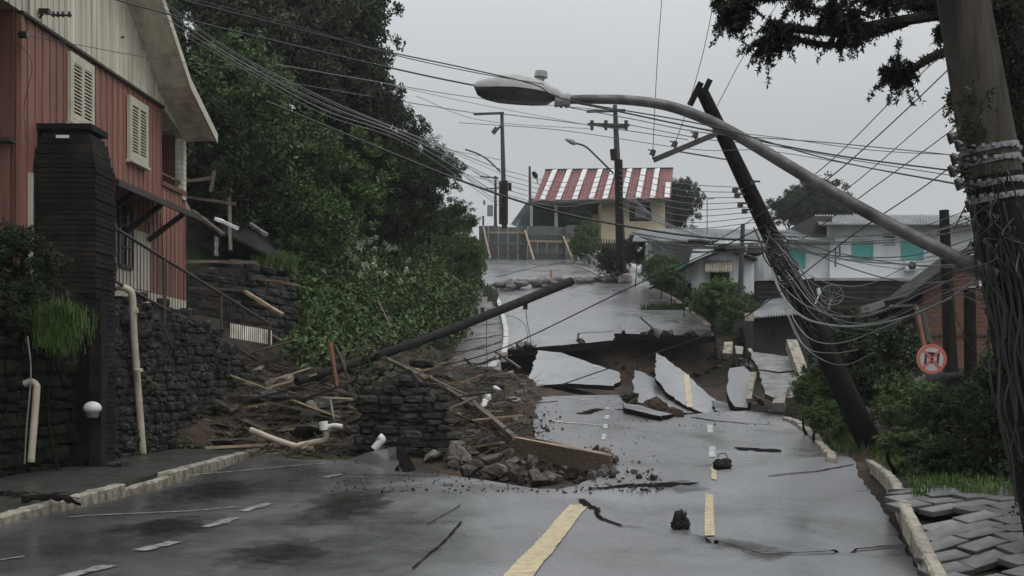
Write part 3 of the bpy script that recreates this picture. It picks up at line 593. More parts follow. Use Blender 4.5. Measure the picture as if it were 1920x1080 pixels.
scatter([(400,760),(560,740),(640,760),(640,820),(560,845),(400,840)], 30, SLATE, .4, 1.0, 'stone', 'flat dark wall stone fallen at the foot of the left wall', 'stone', 'fallen wall stones at the left', .12, .35)
scatter([(630,820),(770,800),(790,870),(640,855)], 14, SLATE, .3, .7, 'stone', 'flat dark stone lying before the leaning chunk of wall', 'stone', 'flat stones before the leaning wall', .12, .4)
scatter([(640,690),(840,700),(980,830),(800,860),(680,830)], 52, ROCK+SLATE, .15, .8, 'stone', 'muddy stone embedded in the landslide below the fallen pole', 'stone', 'stones in the landslide', .1)
scatter([(830,720),(990,700),(1000,820),(900,800)], 35, SOILC+ROCK, .2, .5, 'soil_clod', 'clod of brown soil on the slip face left of the sunken road', 'clod', 'soil clods on the slip face', .05)
scatter([(960,665),(1150,655),(1340,645),(1345,700),(1170,700),(1165,660),(1000,662)], 26, SOILC+ROCK, .3, .75, 'soil_clod', 'clod in the dark cut bank under the upper road', 'clod', 'clods under the upper road', .1)
scatter([(1180,745),(1300,770),(1260,782),(1170,765)], 14, SOILC, .3, .8, 'soil_clod', 'dark soil clod at the foot of the tilted slabs', 'clod', 'soil clods below the tilted slabs', .1)
scatter([(1005,765),(1060,760),(1060,810),(1005,815)], 18, ROCK, .07, .22, 'stone', 'small dark crumb of asphalt on the sunken parking bay', 'stone', 'asphalt crumbs on the sunken bay', .2)
scatter([(1340,650),(1400,650),(1410,690),(1345,700)], 22, PALE+ROCK, .3, .8, 'stone', 'pale rubble block in the heap right of the gap', 'stone', 'rubble right of the gap', .1)
scatter([(1400,745),(1500,745),(1500,772),(1400,772)], 20, PALE+ROCK, .25, .7, 'stone', 'rubble block at the foot of the slipped pavement slabs', 'stone', 'rubble below the slipped pavement', .1)
scatter([(950,690),(1005,665),(1000,740),(950,760)], 14, ROCK+PALE, .3, .9, 'stone', 'boulder in the soil bank under the white kerb', 'stone', 'boulders under the white kerb', .1)
scatter([(480,690),(640,680),(640,770),(480,760)], 22, PALE+SLATE, .25, .6, 'stone', 'broken concrete piece in the debris under the railing foot', 'stone', 'concrete pieces under the railing foot', .1)
put(ROCK[2], S(1354, 868)+Vector((0,0,.13)), .01, 'stone', 'tiny crumb beside the dark lump on the road', 'stone', None)
# gravel: uncountable crumbs
mb = MB()
for _ in range(2600):
    x = random.uniform(1000, 1560) if random.random() < .3 else random.uniform(620, 1240); yv = random.uniform(745, 925) if x < 1240 else random.uniform(765, 800)
    q = S(x, yv); s = random.uniform(.012, .05); a = [Vector((random.uniform(-1,1), random.uniform(-1,1), random.uniform(-.6,1)))*s for _ in range(4)]
    if inpoly([q.x], [q.y], road_poly)[0] and random.random() < .8 and not (yv > 890 and x < 1240): continue
    mb.add([q+v for v in a], [(0,1,2),(0,3,1),(1,3,2),(2,3,0)])
tag(mb.build('gravel', M['stone']), 'loose dark grit and crumbs strewn over the slide', 'gravel', kind='stuff')
mb = MB()
for _ in range(9000):                                    # splinters, roots, leaf litter in the slide
    x = random.uniform(400, 1000); yv = random.uniform(660, 860)
    q = S(x, yv); l_ = random.uniform(.06, .5); a = random.uniform(0, 6.28); t = Vector((math.cos(a), math.sin(a)*.6, random.uniform(-.3, .8)))*l_; w = Vector((0, random.uniform(-1,1), 1))*random.uniform(.006, .02)
    if inpoly([q.x], [q.y], road_poly)[0]: continue
    mb.add([q, q+t, q+t+w, q+w], [(0,1,2,3)])
tag(mb.build('litter', mat('splinters and roots', (.12,.085,.055), (.03,.022,.016), 3, .7, island=.6)), 'splinters, roots and torn twigs strewn through the landslide', 'litter', kind='stuff')

# timber, boards and pipes in the slide
def bm_(x1,y1,d1,x2,y2,d2,w,h,m,label,name='timber_beam',cat='beam',group=None,**k): return pxbeam(name,label,cat,x1,y1,d1,x2,y2,d2,w,h,m,group,**k)
bm_(968,838,22.6, 1145,872,20.6, .10,.34,'wood2','broad brown timber beam lying along the right end of the rubble heap')
bm_(968,822,22.9, 1146,857,20.9, .22,.06,'wood','pale splintered plank on top of the broad timber beam', 'plank', 'plank')
bm_(985,820,23.6, 1142,854,22.2, .10,.05,'wood2','thin brown plank behind the pale splintered plank', 'plank', 'plank')
bm_(1098,853,23, 1146,856,22.6, .16,.12,'dark_wood','short dark beam end behind the pale plank', 'timber_beam', 'beam')
bm_(690,655,33, 800,712,29.5, .12,.10,'wood2','weathered beam lying over the dark leaning wall', 'timber_beam','beam')
bm_(800,705,31, 890,765,28, .14,.10,'dark_wood','upper dark timber running down the slip face')
bm_(880,750,29, 968,826,24, .12,.12,'wood2','lower timber running from slip face to the broad beam')
bm_(905,785,27.6, 965,822,24.6, .06,.05,'wood','pale lath beside the lower timber', 'plank','plank')
bm_(500,806,26.5, 560,832,25.4, .2,.06,'pale_stone','pale plank end among the flat stones beside the pipes','plank','plank')
for i,(a) in enumerate([(430,690,30,540,712,30.5),(440,735,29,660,748,28.5),(370,660,29,405,695,28),(378,664,29.4,412,680,29),(400,705,29,470,722,28.5),(470,665,32,540,672,33),(560,640,34,600,655,33),(480,615,33,530,640,32),(860,745,29,900,765,28.4),(840,770,28,862,778,27.8),(930,660,44,975,690,43),(1405,655,42,1425,690,40),(520,700,31,600,690,31),(610,720,29,660,745,28)]):
    L9 = ['long dark board lying below the sloping railing','dark ledge board above the flat fallen stones','grey bent strip leaning at the top of the stone wall','second pale strip beside the bent one on the wall','splintered pale board under the railing','dark board stuck behind the railing foot','broken board at the base of the shrubs','board lying on the terrace behind the railing','pale stick in the upper slip face','short pale lath in the middle of the slip face','rotten stick under the white kerb','crooked cream lath in the right rubble','board end poking from the debris below the fallen pole','plank beside the orange post foot'][i]
    bm_(*a, .12, .07, ['dark_wood','wood2','grey_metal','grey_metal','wood','wood2','dark_wood','wood2','wood','wood','wood2','kerb','wood2','dark_wood'][i], L9, 'board', 'board')
def pxtube(name, pts, d1, d2, r, m, parent=None, n=10, sub=5, label=None, cat=None, group=None, smooth=True):
    q = pxpath(pts, d1, d2, sub); mb = MB()
    if isinstance(r, tuple): rs = [r[0]+(r[1]-r[0])*i/(len(q)-1) for i in range(len(q))]
    else: rs = [r]*len(q)
    mb.tube(q, rs, n); o = mb.build(name, M[m], parent, smooth=smooth, fix=False)
    o.data.set_sharp_from_angle(angle=R(60)) if smooth else None
    if label: tag(o, label, cat, group)
    return o
t = thing('drain_pipe', P(268,850,22.6), 'tall leaning cream drain pipe with an elbow before the stone wall', 'pipe')
pxtube('pipe', [(207,538),(225,538),(240,543),(248,558),(252,640),(268,850)], 22.0, 22.6, .068, 'pvc', t, 14, 8)
for pts in ([(204,538),(214,538)], [(251,577),(252,587)], [(259,692),(260,697)]): pxtube('collar', pts, 22.0 if pts[0][0] < 220 else 22.15, 22.0 if pts[0][0] < 220 else 22.16, .082, 'pvc', t, 14)
t = thing('drain_pipe', P(60,866,18), 'short cream drain pipe at the far left of the mossy wall', 'pipe')
pxtube('pipe', [(46,720),(58,716),(67,722),(68,740),(58,866)], 18.0, 18.0, .055, 'pvc', t, 12, 8)
pxtube('hose', [(52,630),(58,700),(50,800),(46,870)], 17.9, 17.9, .012, 'grey_metal', t, 6)
t = thing('drain_pipe', P(575,850,23.3), 'broken cream pipe run lying in the left debris', 'pipe')
pxtube('pipe', [(470,806),(520,826),(560,838),(588,843)], 23.6, 23.0, .062, 'pvc', t)
pxtube('pipe', [(560,836),(590,830),(607,826),(612,815),(607,795)], 23.1, 23.1, .068, 'pvc', t, 12, 6)
pxtube('socket', [(608,806),(606,790)], 23.05, 23.05, .09, 'pvc_white', t, 12)
pxtube('branch_pipe', [(612,802),(625,798),(642,800)], 23.05, 23.0, .05, 'pvc_white', t)
pxtube('drain_pipe', [(702,842),(710,832),(716,824),(710,818)], 22, 22, .075, 'pvc_white', n=12, label='short white pipe elbow sticking up behind the asphalt hump', cat='pipe')
pxtube('thin_pipe', [(586,744),(610,746),(660,749)], 27, 26.6, .035, 'pvc', label='thin pale pipe lying level below the rusty posts', cat='pipe')
pxtube('thin_pipe', [(619,748),(624,775),(630,812)], 26.8, 26.4, .028, 'grey_metal', label='thin grey pipe hanging from the level pale pipe', cat='pipe')
for i, (x, yv, s) in enumerate([(932,738,.2),(914,757,.22),(912,765,.16),(907,768,.2),(975,692,.3)]):
    put(PALE[i % 4], S(x, yv)+Vector((0,0,.15)), s*1.6, 'plaster_lump', ['white plaster lump high on the slip face','white lump midway down the slip face','smaller white lump below the midway one','lowest white lump of the slip face','pale lump below the broken white kerb block'][i], 'lump', None).data = rock_mesh('plaster_lump', M['white_plastic'] if i < 4 else M['pale_stone'], .7, 80+i)
for i, (x, yv, s, mm, sc, lb) in enumerate([(608,846,.36,'brick_bit',(1.3,.7,.6),'pinkish broken brick beside the pipe end'),(520,843,.3,'brick_bit',(1.2,.7,.5),'dull red brick left of the pipes'),(815,864,.6,'pale_stone',(1.3,.9,.4),'pale flat block before the slide, right of the black asphalt piece'),(650,690,.8,'brick_bit',(1.5,.6,.5),'rusty red slab fragment at the foot of the fallen pole'),(340+330,685,.5,'pale_stone',(1.2,.5,.5),'pale block under the fallen pole'),(585,772,.6,'pale_stone',(.9,.4,.9),'diamond-shaped pale slab in the left debris'),(505,728,.6,'pale_stone',(1,.6,.8),'pale concrete cube under the railing foot'),(395,735,.5,'wood',(1.2,.5,.4),'orange-brown wood chunk on the stone wall top'),(430,713,.5,'wood',(1.6,.5,.4),'broken yellowish board lump beside the wall top'),(800,690,.7,'pale_stone',(1.3,.5,.4),'grey block at the top of the slip face'),(355,-1,0,'',0,'')][:-1]):
    me = rock_mesh('rubble_block', M[mm], 1, 100+i, 1); put(me, S(x, yv)+Vector((0,0,s*.2)), s, 'rubble_block', lb, 'block', None, .3, sc)
pxtube('post', [(619,642),(626,690),(633,732)], 28.2, 28, .06, 'rust', label='rusty orange post standing in the left debris', cat='post', n=6)
pxtube('post', [(627,648),(650,700),(658,748)], 28.4, 28, .045, 'rail', label='thin dark post leaning beside the rusty one', cat='post', n=6)
pxtube('stick', [(708,565),(725,600),(742,632)], 40, 39, .06, 'wood2', label='bare stick leaning out of the shrubs over the fallen pole', cat='stick', n=6)

# ------------------------------------------------------------------ stone walls
def stone_wall(name, label, base, hgt, lean, m, sz=(.34,.2), thick=.35, seed=1, group=None, ragged=.15):
    r_ = random.Random(seed); mb = MB()
    for i in range(len(base)-1):
        a, b = Vector(base[i]), Vector(base[i+1]); L_ = (b-a).length; t_ = (b-a)/L_; n_ = Vector((t_.y, -t_.x, 0)).normalized()
        if n_.x < 0 and abs(n_.x) > .3: n_ = -n_
        if n_.y > .7: n_ = -n_
        h0, h1 = hgt[i], hgt[i+1]
        core = [a-n_*.16, b-n_*.16, b-n_*.16+Vector((0,0,h1-.1)), a-n_*.16+Vector((0,0,h0-.1))]
        mb.prism(core, -n_*thick); z = 0
        while z < max(h0, h1):
            hh = sz[1]*r_.uniform(.6, 1.5); s = -r_.uniform(0, .2)
            while s < L_:
                ww = sz[0]*r_.uniform(.5, 1.6); hl = h0+(h1-h0)*min(max(s, 0)/L_, 1)+r_.uniform(-ragged, ragged)
                if z+hh*.5 < hl:
                    c = a+t_*(s+ww/2)+Vector((0,0,z+hh/2))+n_*(r_.uniform(-.10, .03)-lean*(z/3)-.05)+Vector((0,0,r_.uniform(-.03,.03)))
                    q = []
                    for k in range(8):
                        an = 2*math.pi*k/8+.39; q.append(c+t_*(math.copysign(abs(math.cos(an))**.5, math.cos(an))*ww*.5*r_.uniform(.84, 1.0))+Vector((0,0,math.copysign(abs(math.sin(an))**.5, math.sin(an))*hh*.5*r_.uniform(.82, 1.0))))
                    bk = [p-n_*.2 for p in q]; f = [c+(p-c)*.62+n_*r_.uniform(.03, .07) for p in q]
                    o = len(mb.v); mb.v += [tuple(p) for p in bk+q+f]
                    for k in range(8):
                        k2 = (k+1) % 8; mb.f += [(o+k, o+k2, o+8+k2, o+8+k), (o+8+k, o+8+k2, o+16+k2, o+16+k)]; mb.mi += [0, 0]
                    mb.f.append(tuple(range(o+16, o+24))); mb.mi.append(0)
                s += ww*.97
            z += hh*.95
    return tag(mb.build(name, M[m]), label, 'wall', group)
W_ = lambda y_, dx=0: (float(wall_x(y_))+dx, y_, .1)
stone_wall('stone_wall', 'dark stacked stone retaining wall under the red house', [W_(20.6), W_(23), W_(25), W_(27), W_(28.6)], [3.0,3.05,2.95,2.6,1.9], .1, 'basalt', (.19,.15), seed=3, ragged=.1)
stone_wall('mossy_wall', 'mossy dark stone wall left of the dark brick pillar', [W_(9), W_(14), W_(20.5)], [2.6,2.7,2.6], 0, 'mossy', (.3,.2), seed=5)
lw_ = stone_wall('leaning_wall', 'tall chunk of dark stacked stone wall standing in the slide', [P(668,854,23.0), P(747,850,22.9), P(826,846,22.8)], [1.3,1.75,.9], .05, 'basalt', (.34,.14), thick=.4, seed=8, ragged=.22); lw_.rotation_euler = (-.06, .09, 0)
stone_wall('rubble_wall', 'broken stone wall end with flat courses above the cream pipes', [P(430,800,27), P(560,800,27.4), P(668,790,27.8)], [.55,.75,.6], .2, 'basalt', (.8,.12), seed=9, ragged=.2)
stone_wall('rear_wall', 'dark retaining wall with stones behind the railing', [P(345,640,31.5), P(480,655,33), P(560,665,35)], [2.1,2.4,2.0], .1, 'basalt', (.5,.22), seed=12)
# dark brick pillar
t = thing('brick_pillar', P(140,870,20.4), 'tall blackened brick pillar with a stepped top before the red house', 'pillar')
def pill(name, m, wide, z0, z1, par, yy=20.6, cx=138, dep=1.0, course=.09):
    mb = MB(); z = z0; r_ = random.Random(4)
    while z < z1-1e-3:
        hh = min(course, z1-z); f = (z-z0)/(z1-z0); wd = wide(f); j = r_.uniform(-.012, .012)
        mb.box((P(cx, 700, yy).x+j, yy, z+hh/2), (wd+r_.uniform(-.02, .02), dep*wd/1.12, hh-.012)); z += hh
    mb.box((P(cx, 700, yy).x, yy, (z0+z1)/2), (wide(1)-.08, dep*wide(1)/1.12-.08, z1-z0-.02))
    return mb.build(name, M[m], par)
pill('shaft', 'pillar', lambda f: 1.14, .1, 5.3, t)
pill('stepped_neck', 'pillar', lambda f: 1.1-.34*round(f*4)/4, 5.3, 5.88, t)
mb = MB(); mb.box((P(137,700,20.6).x, 20.6, 5.95), (.94, .86, .1)); mb.build('cap', M['pillar'], t)
mb = MB(); mb.box((P(137,700,20.6).x, 20.12, 5.76), (.22, .03, .05)); mb.build('plate', M['white_plastic'], t)
mb = MB(); mb.box((P(188,700,20.1).x, 20.0, 1.5), (.2, .3, 2.9)); mb.build('side_strip', M['pillar'], t)

# ------------------------------------------------------------------ red house on the left
def H(u, v, z): return Vector((-9.06+.041*u+v, u-.041*v, z))
hs = thing('wooden_house', H(24, 0, 3.2), 'two-storey red boarded house with cream gable and shutters on the left terrace', 'house')
def boards(name, m, u0, u1, zt, zb, v=0, step=.26, parent=None, th=.03):
    mb = MB(); u = u0; i = 0
    while u < u1-.02:
        w = min(step, u1-u); ua, ub = u+.012, u+w-.004
        za0, za1 = zb(ua), zb(ub); zc0, zc1 = zt(ua), zt(ub); vv = v+random.uniform(0, .006)
        mb.prism([H(ua, vv, za0), H(ub, vv, za1), H(ub, vv, zc1), H(ua, vv, zc0)], H(0, th, 0)-H(0, 0, 0))
        mb.prism([H(ub-.014, vv, za1), H(ub+.026, vv, za1), H(ub+.026, vv, zc1), H(ub-.014, vv, zc1)], H(0, th+.022, 0)-H(0, 0, 0))
        u += step
    return mb.build(name, M[m], parent)
k = lambda c: (lambda u: c)
boards('wall_boards', 'red_wood', 19.6, 26.5, k(7.74), lambda u: 5.0, 0, .29, hs)
roofz = lambda u: float(np.interp(u, [15.6, 17.7, 22, 26.2, 28.25], [7.25, 8.1, 11.1, 8.1, 7.28]))
boards('gable', 'cream_wood', 16.5, 28.2, lambda u: roofz(u)-.03, lambda u: 7.74 if u < 26.5 else 7.74-(u-26.5)*.27, .035, .24, hs)
boards('lower_wall', 'red_wood', 19.6, 23.2, k(5.0), k(3.4), .0, .29, hs)
boards('lower_wall', 'red_wood', 25.75, 28.2, k(5.98), k(3.45), .0, .29, hs)
boards('lower_wall', 'red_wood', 23.2, 25.75, k(5.0), k(4.75), .0, .29, hs)
boards('cream_panel', 'cream_wood', 23.0, 25.75, k(4.75), k(3.5), .012, .2, hs)
mb = MB()
mb.prism([H(19.65,-.06,3.0), H(28.15,-.06,3.0), H(28.15,-.06,5.95), H(26.5,-.06,5.95), H(26.5,-.06,7.7), H(19.65,-.06,7.7)], H(0,.05,0)-H(0,0,0))
mb.prism([H(19.6,-.1,3.0), H(19.6,-7,3.0), H(19.6,-7,7.7), H(19.6,-.1,7.7)], (0,.1,0))
mb.prism([H(26.45,-.1,5.9), H(26.45,-3,5.9), H(26.45,-3,7.7), H(26.45,-.1,7.7)], (0,-.05,0))
mb.prism([H(26.5,-2.2,5.9), H(28.15,-2.2,5.9), H(28.15,-2.2,7.6), H(26.5,-2.2,7.6)], (-.1,0,0))
mb.prism([H(28.15,-.06,3.0), H(28.15,-7,3.0), H(28.15,-7,5.9), H(28.15,-.06,5.9)], (0,-.1,0))
mb.prism([H(28.1,-.16,5.9), H(28.1,-7,5.9), H(28.1,-7,7.5), H(28.1,-.16,7.5)], (0,-.12,0))
mb.build('wall_core', M['shaded_red_wood'], hs)
mb = MB()                                             # front wall boards facing the camera
for i in range(24):
    x = H(19.55,0,0).x-.3*i-.16; mb.box((x, 19.5, 5.4+.0), (.28, .04, 4.7))
mb.build('front_wall', M['shaded_red_wood'], hs)
mb = MB()
for i in range(24):
    x = H(19.4,0,0).x-.02-.2*i-.1; mb.box((x, 19.36, 4.2), (.185, .04, 2.6))
mb.build('front_skirt', M['shaded_red_wood'], hs)
mb = MB(); mb.box((H(19.4,0,0).x-3, 19.3, 5.53), (6.1, .24, .07)); mb.build('front_trim', M['dark_wood'], hs)
mb = MB(); mb.box(H(19.62,.03,5.5)+Vector((0,0,.0)), (.1,.12,4.5)); mb.build('corner_board', M['red_wood'], hs)
mb = MB(); mb.beam(H(19.55,.07,7.72), H(26.55,.07,7.72), .1, .05); mb.build('gable_trim', M['dark_wood'], hs)
mb = MB(); mb.prism([H(23.0,-.05,3.0), H(28.2,-.05,3.0), H(28.2,-.05,3.44), H(23.0,-.05,3.5)], H(0,.12,0)-H(0,0,0)); mb.build('plinth', M['cream'], hs)
mb = MB()
prof = [(15.6,7.25),(17.7,8.1),(22,11.1),(26.2,8.1),(28.25,7.28)]
for i in range(4):
    (a, za), (b, zb_) = prof[i], prof[i+1]; mb.prism([H(a,-7,za+.05), H(b,-7,zb_+.05), H(b,-7,zb_+.16), H(a,-7,za+.16)], H(0,7.78,0)-H(0,0,0))
mb.build('roof', M['dark_roof'], hs)
mb = MB()
for i in range(4):
    (a, za), (b, zb_) = prof[i], prof[i+1]; mb.prism([H(a,-7,za), H(b,-7,zb_), H(b,-7,zb_+.045), H(a,-7,za+.045)], H(0,7.78,0)-H(0,0,0))
mb.build('soffit', M['cream_wood'], hs)
mb = MB()
for i in range(4):
    (a, za), (b, zb_) = prof[i], prof[i+1]; mb.prism([H(a,.785,za-.05), H(b,.785,zb_-.05), H(b,.785,zb_+.17), H(a,.785,za+.17)], H(0,.045,0)-H(0,0,0))
mb.build('fascia', M['cream'], hs)
mb = MB()
for z in np.arange(5.9, 7.25, .12): mb.box(H(28.08+random.uniform(-.01,.01),-.02,z), (.2,.24,.105))
mb.box(H(28.08,-.02,6.6), (.15,.19,1.4)); mb.build('porch_column', M['cream_wood'], hs)
mb = MB(); mb.beam(H(26.5,.04,6.0), H(28.2,.04,6.0), .12, .1); mb.beam(H(26.5,.0,6.25), H(28.2,.0,6.25), .05, .05); mb.build('balcony_rail', M['shaded_red_wood'], hs)
def shutter_window(u, z0, z1, w):
    wd = MB(); a = u-w/2; b = u+w/2
    for p, q in (((a,z0),(b,z0)),((a,z1),(b,z1))): wd.beam(H(p[0]-.05,.085,p[1]), H(q[0]+.05,.085,q[1]), .07, .09)
    for uu in (a, b): wd.beam(H(uu,.085,z0), H(uu,.085,z1), .07, .09, up=(0,1,0))
    wn_ = wd.build('window', M['cream'], hs)
    for s_ in (0, 1):
        m_ = MB(); a2 = a+.04+s_*(w/2-.03); b2 = a2+w/2-.05
        for uu in (a2, b2): m_.beam(H(uu,.1,z0+.04), H(uu,.1,z1-.04), .05, .085, up=(0,1,0))
        for zz in (z0+.08, z1-.08): m_.beam(H(a2,.1,zz), H(b2,.1,zz), .05, .09)
        for zz in np.arange(z0+.15, z1-.12, .066): m_.prism([H(a2,.09,zz), H(b2,.09,zz), H(b2,.125,zz-.035), H(a2,.125,zz-.035)], (0,0,.014))
        m_.build('shutter', M['cream'], wn_); m_ = MB()
        m_.prism([H(a2,.072,z0+.06), H(b2,.072,z0+.06), H(b2,.072,z1-.06), H(a2,.072,z1-.06)], H(0,.006,0)-H(0,0,0))
        m_.build('backing', M['backing'], wn_)
    sl = MB(); sl.beam(H(a-.06,.1,z0-.07), H(b+.06,.1,z0-.07), .14, .05); sl.build('sill', M['cream'], wn_)
shutter_window(22.0, 6.35, 7.55, 1.0); shutter_window(24.95, 6.2, 7.45, 1.0)
# lower window with glass, doorway, awning
w0 = MB(); w0.beam(H(23.9,.07,3.9), H(24.65,.07,3.9), .08,.08); w0.beam(H(23.9,.07,5.2), H(24.65,.07,5.2), .08,.08)
for uu in (23.9, 24.27, 24.65): w0.beam(H(uu,.07,3.9), H(uu,.07,5.2), .06,.06, up=(0,1,0))
for zz in (4.3, 4.75): w0.beam(H(23.9,.08,zz), H(24.65,.08,zz), .04,.04)
w1 = w0.build('window', M['rail'], hs)
m_ = MB(); m_.prism([H(23.92,.055,3.92), H(24.63,.055,3.92), H(24.63,.055,5.18), H(23.92,.055,5.18)], H(0,.01,0)-H(0,0,0)); m_.build('pane', M['glass'], w1)
m_ = MB(); m_.prism([H(19.95,.06,3.2), H(20.55,.06,3.2), H(20.55,.06,5.05), H(19.95,.06,5.05)], H(0,.012,0)-H(0,0,0)); dr = m_.build('doorway', M['dark_void'], hs)
m_ = MB(); m_.beam(H(20.6,.08,3.2), H(20.6,.08,5.1), .06,.1, up=(0,1,0)); m_.beam(H(19.9,.08,3.2), H(19.9,.08,5.1), .06,.1, up=(0,1,0)); m_.build('frame', M['cream'], dr)
aw = MB(); aw.prism([H(21.5,.06,5.6), H(26.3,.06,5.6), H(26.3,1.0,5.17), H(21.5,1.0,5.17)], (0,0,.06)); ao = aw.build('awning', M['dark_wood'], hs)
for uu in (22.6, 24.2, 25.6): m_ = MB(); m_.beam(H(uu,.08,4.6), H(uu,.85,5.17), .08, .1); m_.build('brace', M['dark_wood'], ao)
m_ = MB(); m_.beam(H(21.45,.99,5.18), H(26.35,.99,5.18), .05, .12); m_.build('edge_board', M['dark_wood'], ao)
# small fittings on the wall
b_ = thing('bracket', P(60,90,19.9), 'iron bracket with insulators at the near corner of the red house', 'bracket')
m_ = MB(); m_.tube([P(70,38,20.3), P(84,22,20.2), P(97,28,20.1), P(134,29,20)], .02, 6); m_.tube([P(70,38,20.3), P(66,52,20.4)], .03, 6); m_.build('arm', M['insul'], b_)
m_ = MB(); [m_.tube([P(x,22,20.1), P(x,32,20.1)], .025, 6) for x in (100,109,118,130)]; m_.box(P(84,22,20.2), (.18,.1,.09)); m_.build('insulator', M['insul'], b_)
m_ = MB(); m_.tube([P(222,55,24), P(222,70,24)], .035, 8); m_.tube([P(216,70,24), P(233,70,24)], .02, 6); tag(m_.build('wall_insulator', M['insul']), 'small dark insulator on the cream gable', 'insulator')
m_ = MB(); m_.tube([P(36,65,19.4), P(52,65,19.4)], .06, 8); tag(m_.build('wall_insulator', M['insul']), 'dark junction box at the near corner below the gable trim', 'box')
# sloping railing
rl = thing('railing', P(360,600,26), 'rusty brown railing sloping down from the house past the stone wall', 'railing')
rp = lambda t_, lo: (lambda x, y_, d: P(x, y_, d))(*(tuple(np.array([203,420,21.6])*(1-t_)+np.array([510,612,31.4])*t_) if not lo else tuple(np.array([203,520,21.6])*(1-t_)+np.array([510,692,31.4])*t_)))
def onrail(x, lo):                                     # rail points by photo column, true line in space
    a = P(203, 520 if lo else 420, 21.4); b = P(510, 690 if lo else 610, 31.0); kx_ = (x-CX)/FP
    t_ = (kx_*a.y-a.x)/((b.x-a.x)-kx_*(b.y-a.y)); return a.lerp(b, t_)
m_ = MB(); m_.tube([onrail(203,0), onrail(510,0)], .035, 8); m_.build('top_rail', M['rail'], rl)
m_ = MB(); m_.tube([onrail(203,1), onrail(510,1)], .03, 8); m_.build('bottom_rail', M['rail'], rl)
for x in (308, 415, 505): m_ = MB(); m_.tube([onrail(x,1)-Vector((0,0,.35)), onrail(x,0)+Vector((0,0,.03))], .04, 8); m_.build('post', M['rail'], rl)
m_ = MB(); A_, B_ = onrail(203,1), onrail(510,1); A2, B2 = onrail(203,0), onrail(510,0); n_b = 62
for i in range(1, n_b): m_.tube([A_.lerp(B_, i/n_b), A2.lerp(B2, i/n_b)], .009, 4, False)
m_.build('balusters', M['rail'], rl)
# wooden debris of the yard behind the railing
yd = [(300,345,30,398,334,29.5,'wood2','grey beam end jutting past the porch of the red house'),(330,345,31,355,400,30.5,'wood2','second broken beam leaning below the porch'),(360,395,33,420,440,32,'wood2','dark rafter fallen beyond the porch'),(350,370,34,440,382,33,'wood2','thin broken rafter beyond the awning'),(430,370,35,432,470,34,'wood2','upright bare post behind the fallen rafters'),(405,445,33,406,480,33,'pale_stone','short pale post on the terrace'),(345,490,31,480,492,33,'wood2','level rail of the old fence behind the railing'),(432,490,33,433,545,33,'wood2','fence post behind the railing'),(350,540,31,470,545,33,'dark_wood','dark cross board behind the railing'),(440,535,33,530,590,32,'wood','pale rafter lying along the rail top'),(470,520,33,560,535,34,'wood2','twisted lath near the lawn strip'),(395,360,33,402,320,33,'wood2','snapped lath pointing up past the porch'),(405,410,32,445,428,31.5,'white_plastic','white strip in the wreckage beyond the awning'),(470,420,35,500,440,34,'grey_metal','bent white sheet strip among the shrubs')]
for a in yd: bm_(*a[:6], .1 if a[6] != 'wood' else .14, .08, a[6], a[7], 'timber_beam', 'beam')
pn = thing('broken_panel', P(468,645,30.6), 'broken cream boarded panel seen through the railing', 'panel')
m_ = MB()
for i in range(15):
    x = 432+i*5.2; m_.prism([P(x,606+i*.9,31), P(x+4.4,607+i*.9,31), P(x+4.4,634+i*.9,30.8), P(x,633+i*.9,30.8)], (0,.03,0))
m_.build('board_face', M['cream_wood'], pn)
m_ = MB(); m_.prism([P(430,622,31.05), P(510,636,31.05), P(510,640,31.05), P(430,626,31.05)], (0,.05,0)); m_.build('batten', M['wood2'], pn)
m_ = MB(); m_.prism([P(345,405,36), P(470,420,37), P(478,470,37), P(345,470,36)], (0,.2,0)); tag(m_.build('shed_wall', M['dark_wood']), 'dark collapsed shed wall beyond the porch', 'wall')
m_ = MB(); m_.prism([P(380,420,35.8), P(480,470,35), P(560,505,36), P(540,480,38), P(470,418,38)], (0,0,.08)); tag(m_.build('shed_roof', M['dark_roof']), 'sagging mossy shed roof between porch and shrubs', 'roof')
# ball lamp
lp = thing('globe_lamp', P(173,790,19.6), 'white globe lamp on the mossy wall beside the pillar', 'lamp')
m_ = bmesh.new(); bmesh.ops.create_uvsphere(m_, u_segments=20, v_segments=12, radius=.15)
for v in m_.verts: v.co.z *= .8 if v.co.z > 0 else .6
me = bpy.data.meshes.new('globe'); m_.to_mesh(me); m_.free(); me.materials.append(M['white_plastic']); [setattr(p, 'use_smooth', True) for p in me.polygons]
o = bpy.data.objects.new('globe', me); col.objects.link(o); o.parent = lp; o.location = P(173,766,19.6)-lp.location
m_ = MB(); m_.tube([P(173,774,19.6), P(173,783,19.6)], [.12,.09], 12); m_.tube([P(173,772,19.6), P(185,778,19.9)], .03, 6); m_.build('holder', M['grey_metal'], lp)

# ------------------------------------------------------------------ fallen pole
fp = thing('fallen_pole', P(570,712,32), 'thick dark utility pole fallen from the left debris up over the pavement', 'pole')
pxtube('shaft', [(556,716),(800,635),(1070,528)], 28.3, 37, (.105,.145), 'fallen', fp, 12, 8)
m_ = MB(); a = P(905,590,34.6)
for dx in (-10, 2, 14): m_.box(P(903+dx,583+abs(dx)*.3,34.3), (.12,.2,.22))
m_.build('clamp', M['insul'], fp)
m_ = MB(); m_.box(P(985,574,35.4), (.14,.14,.2)); m_.build('bracket', M['insul'], fp)

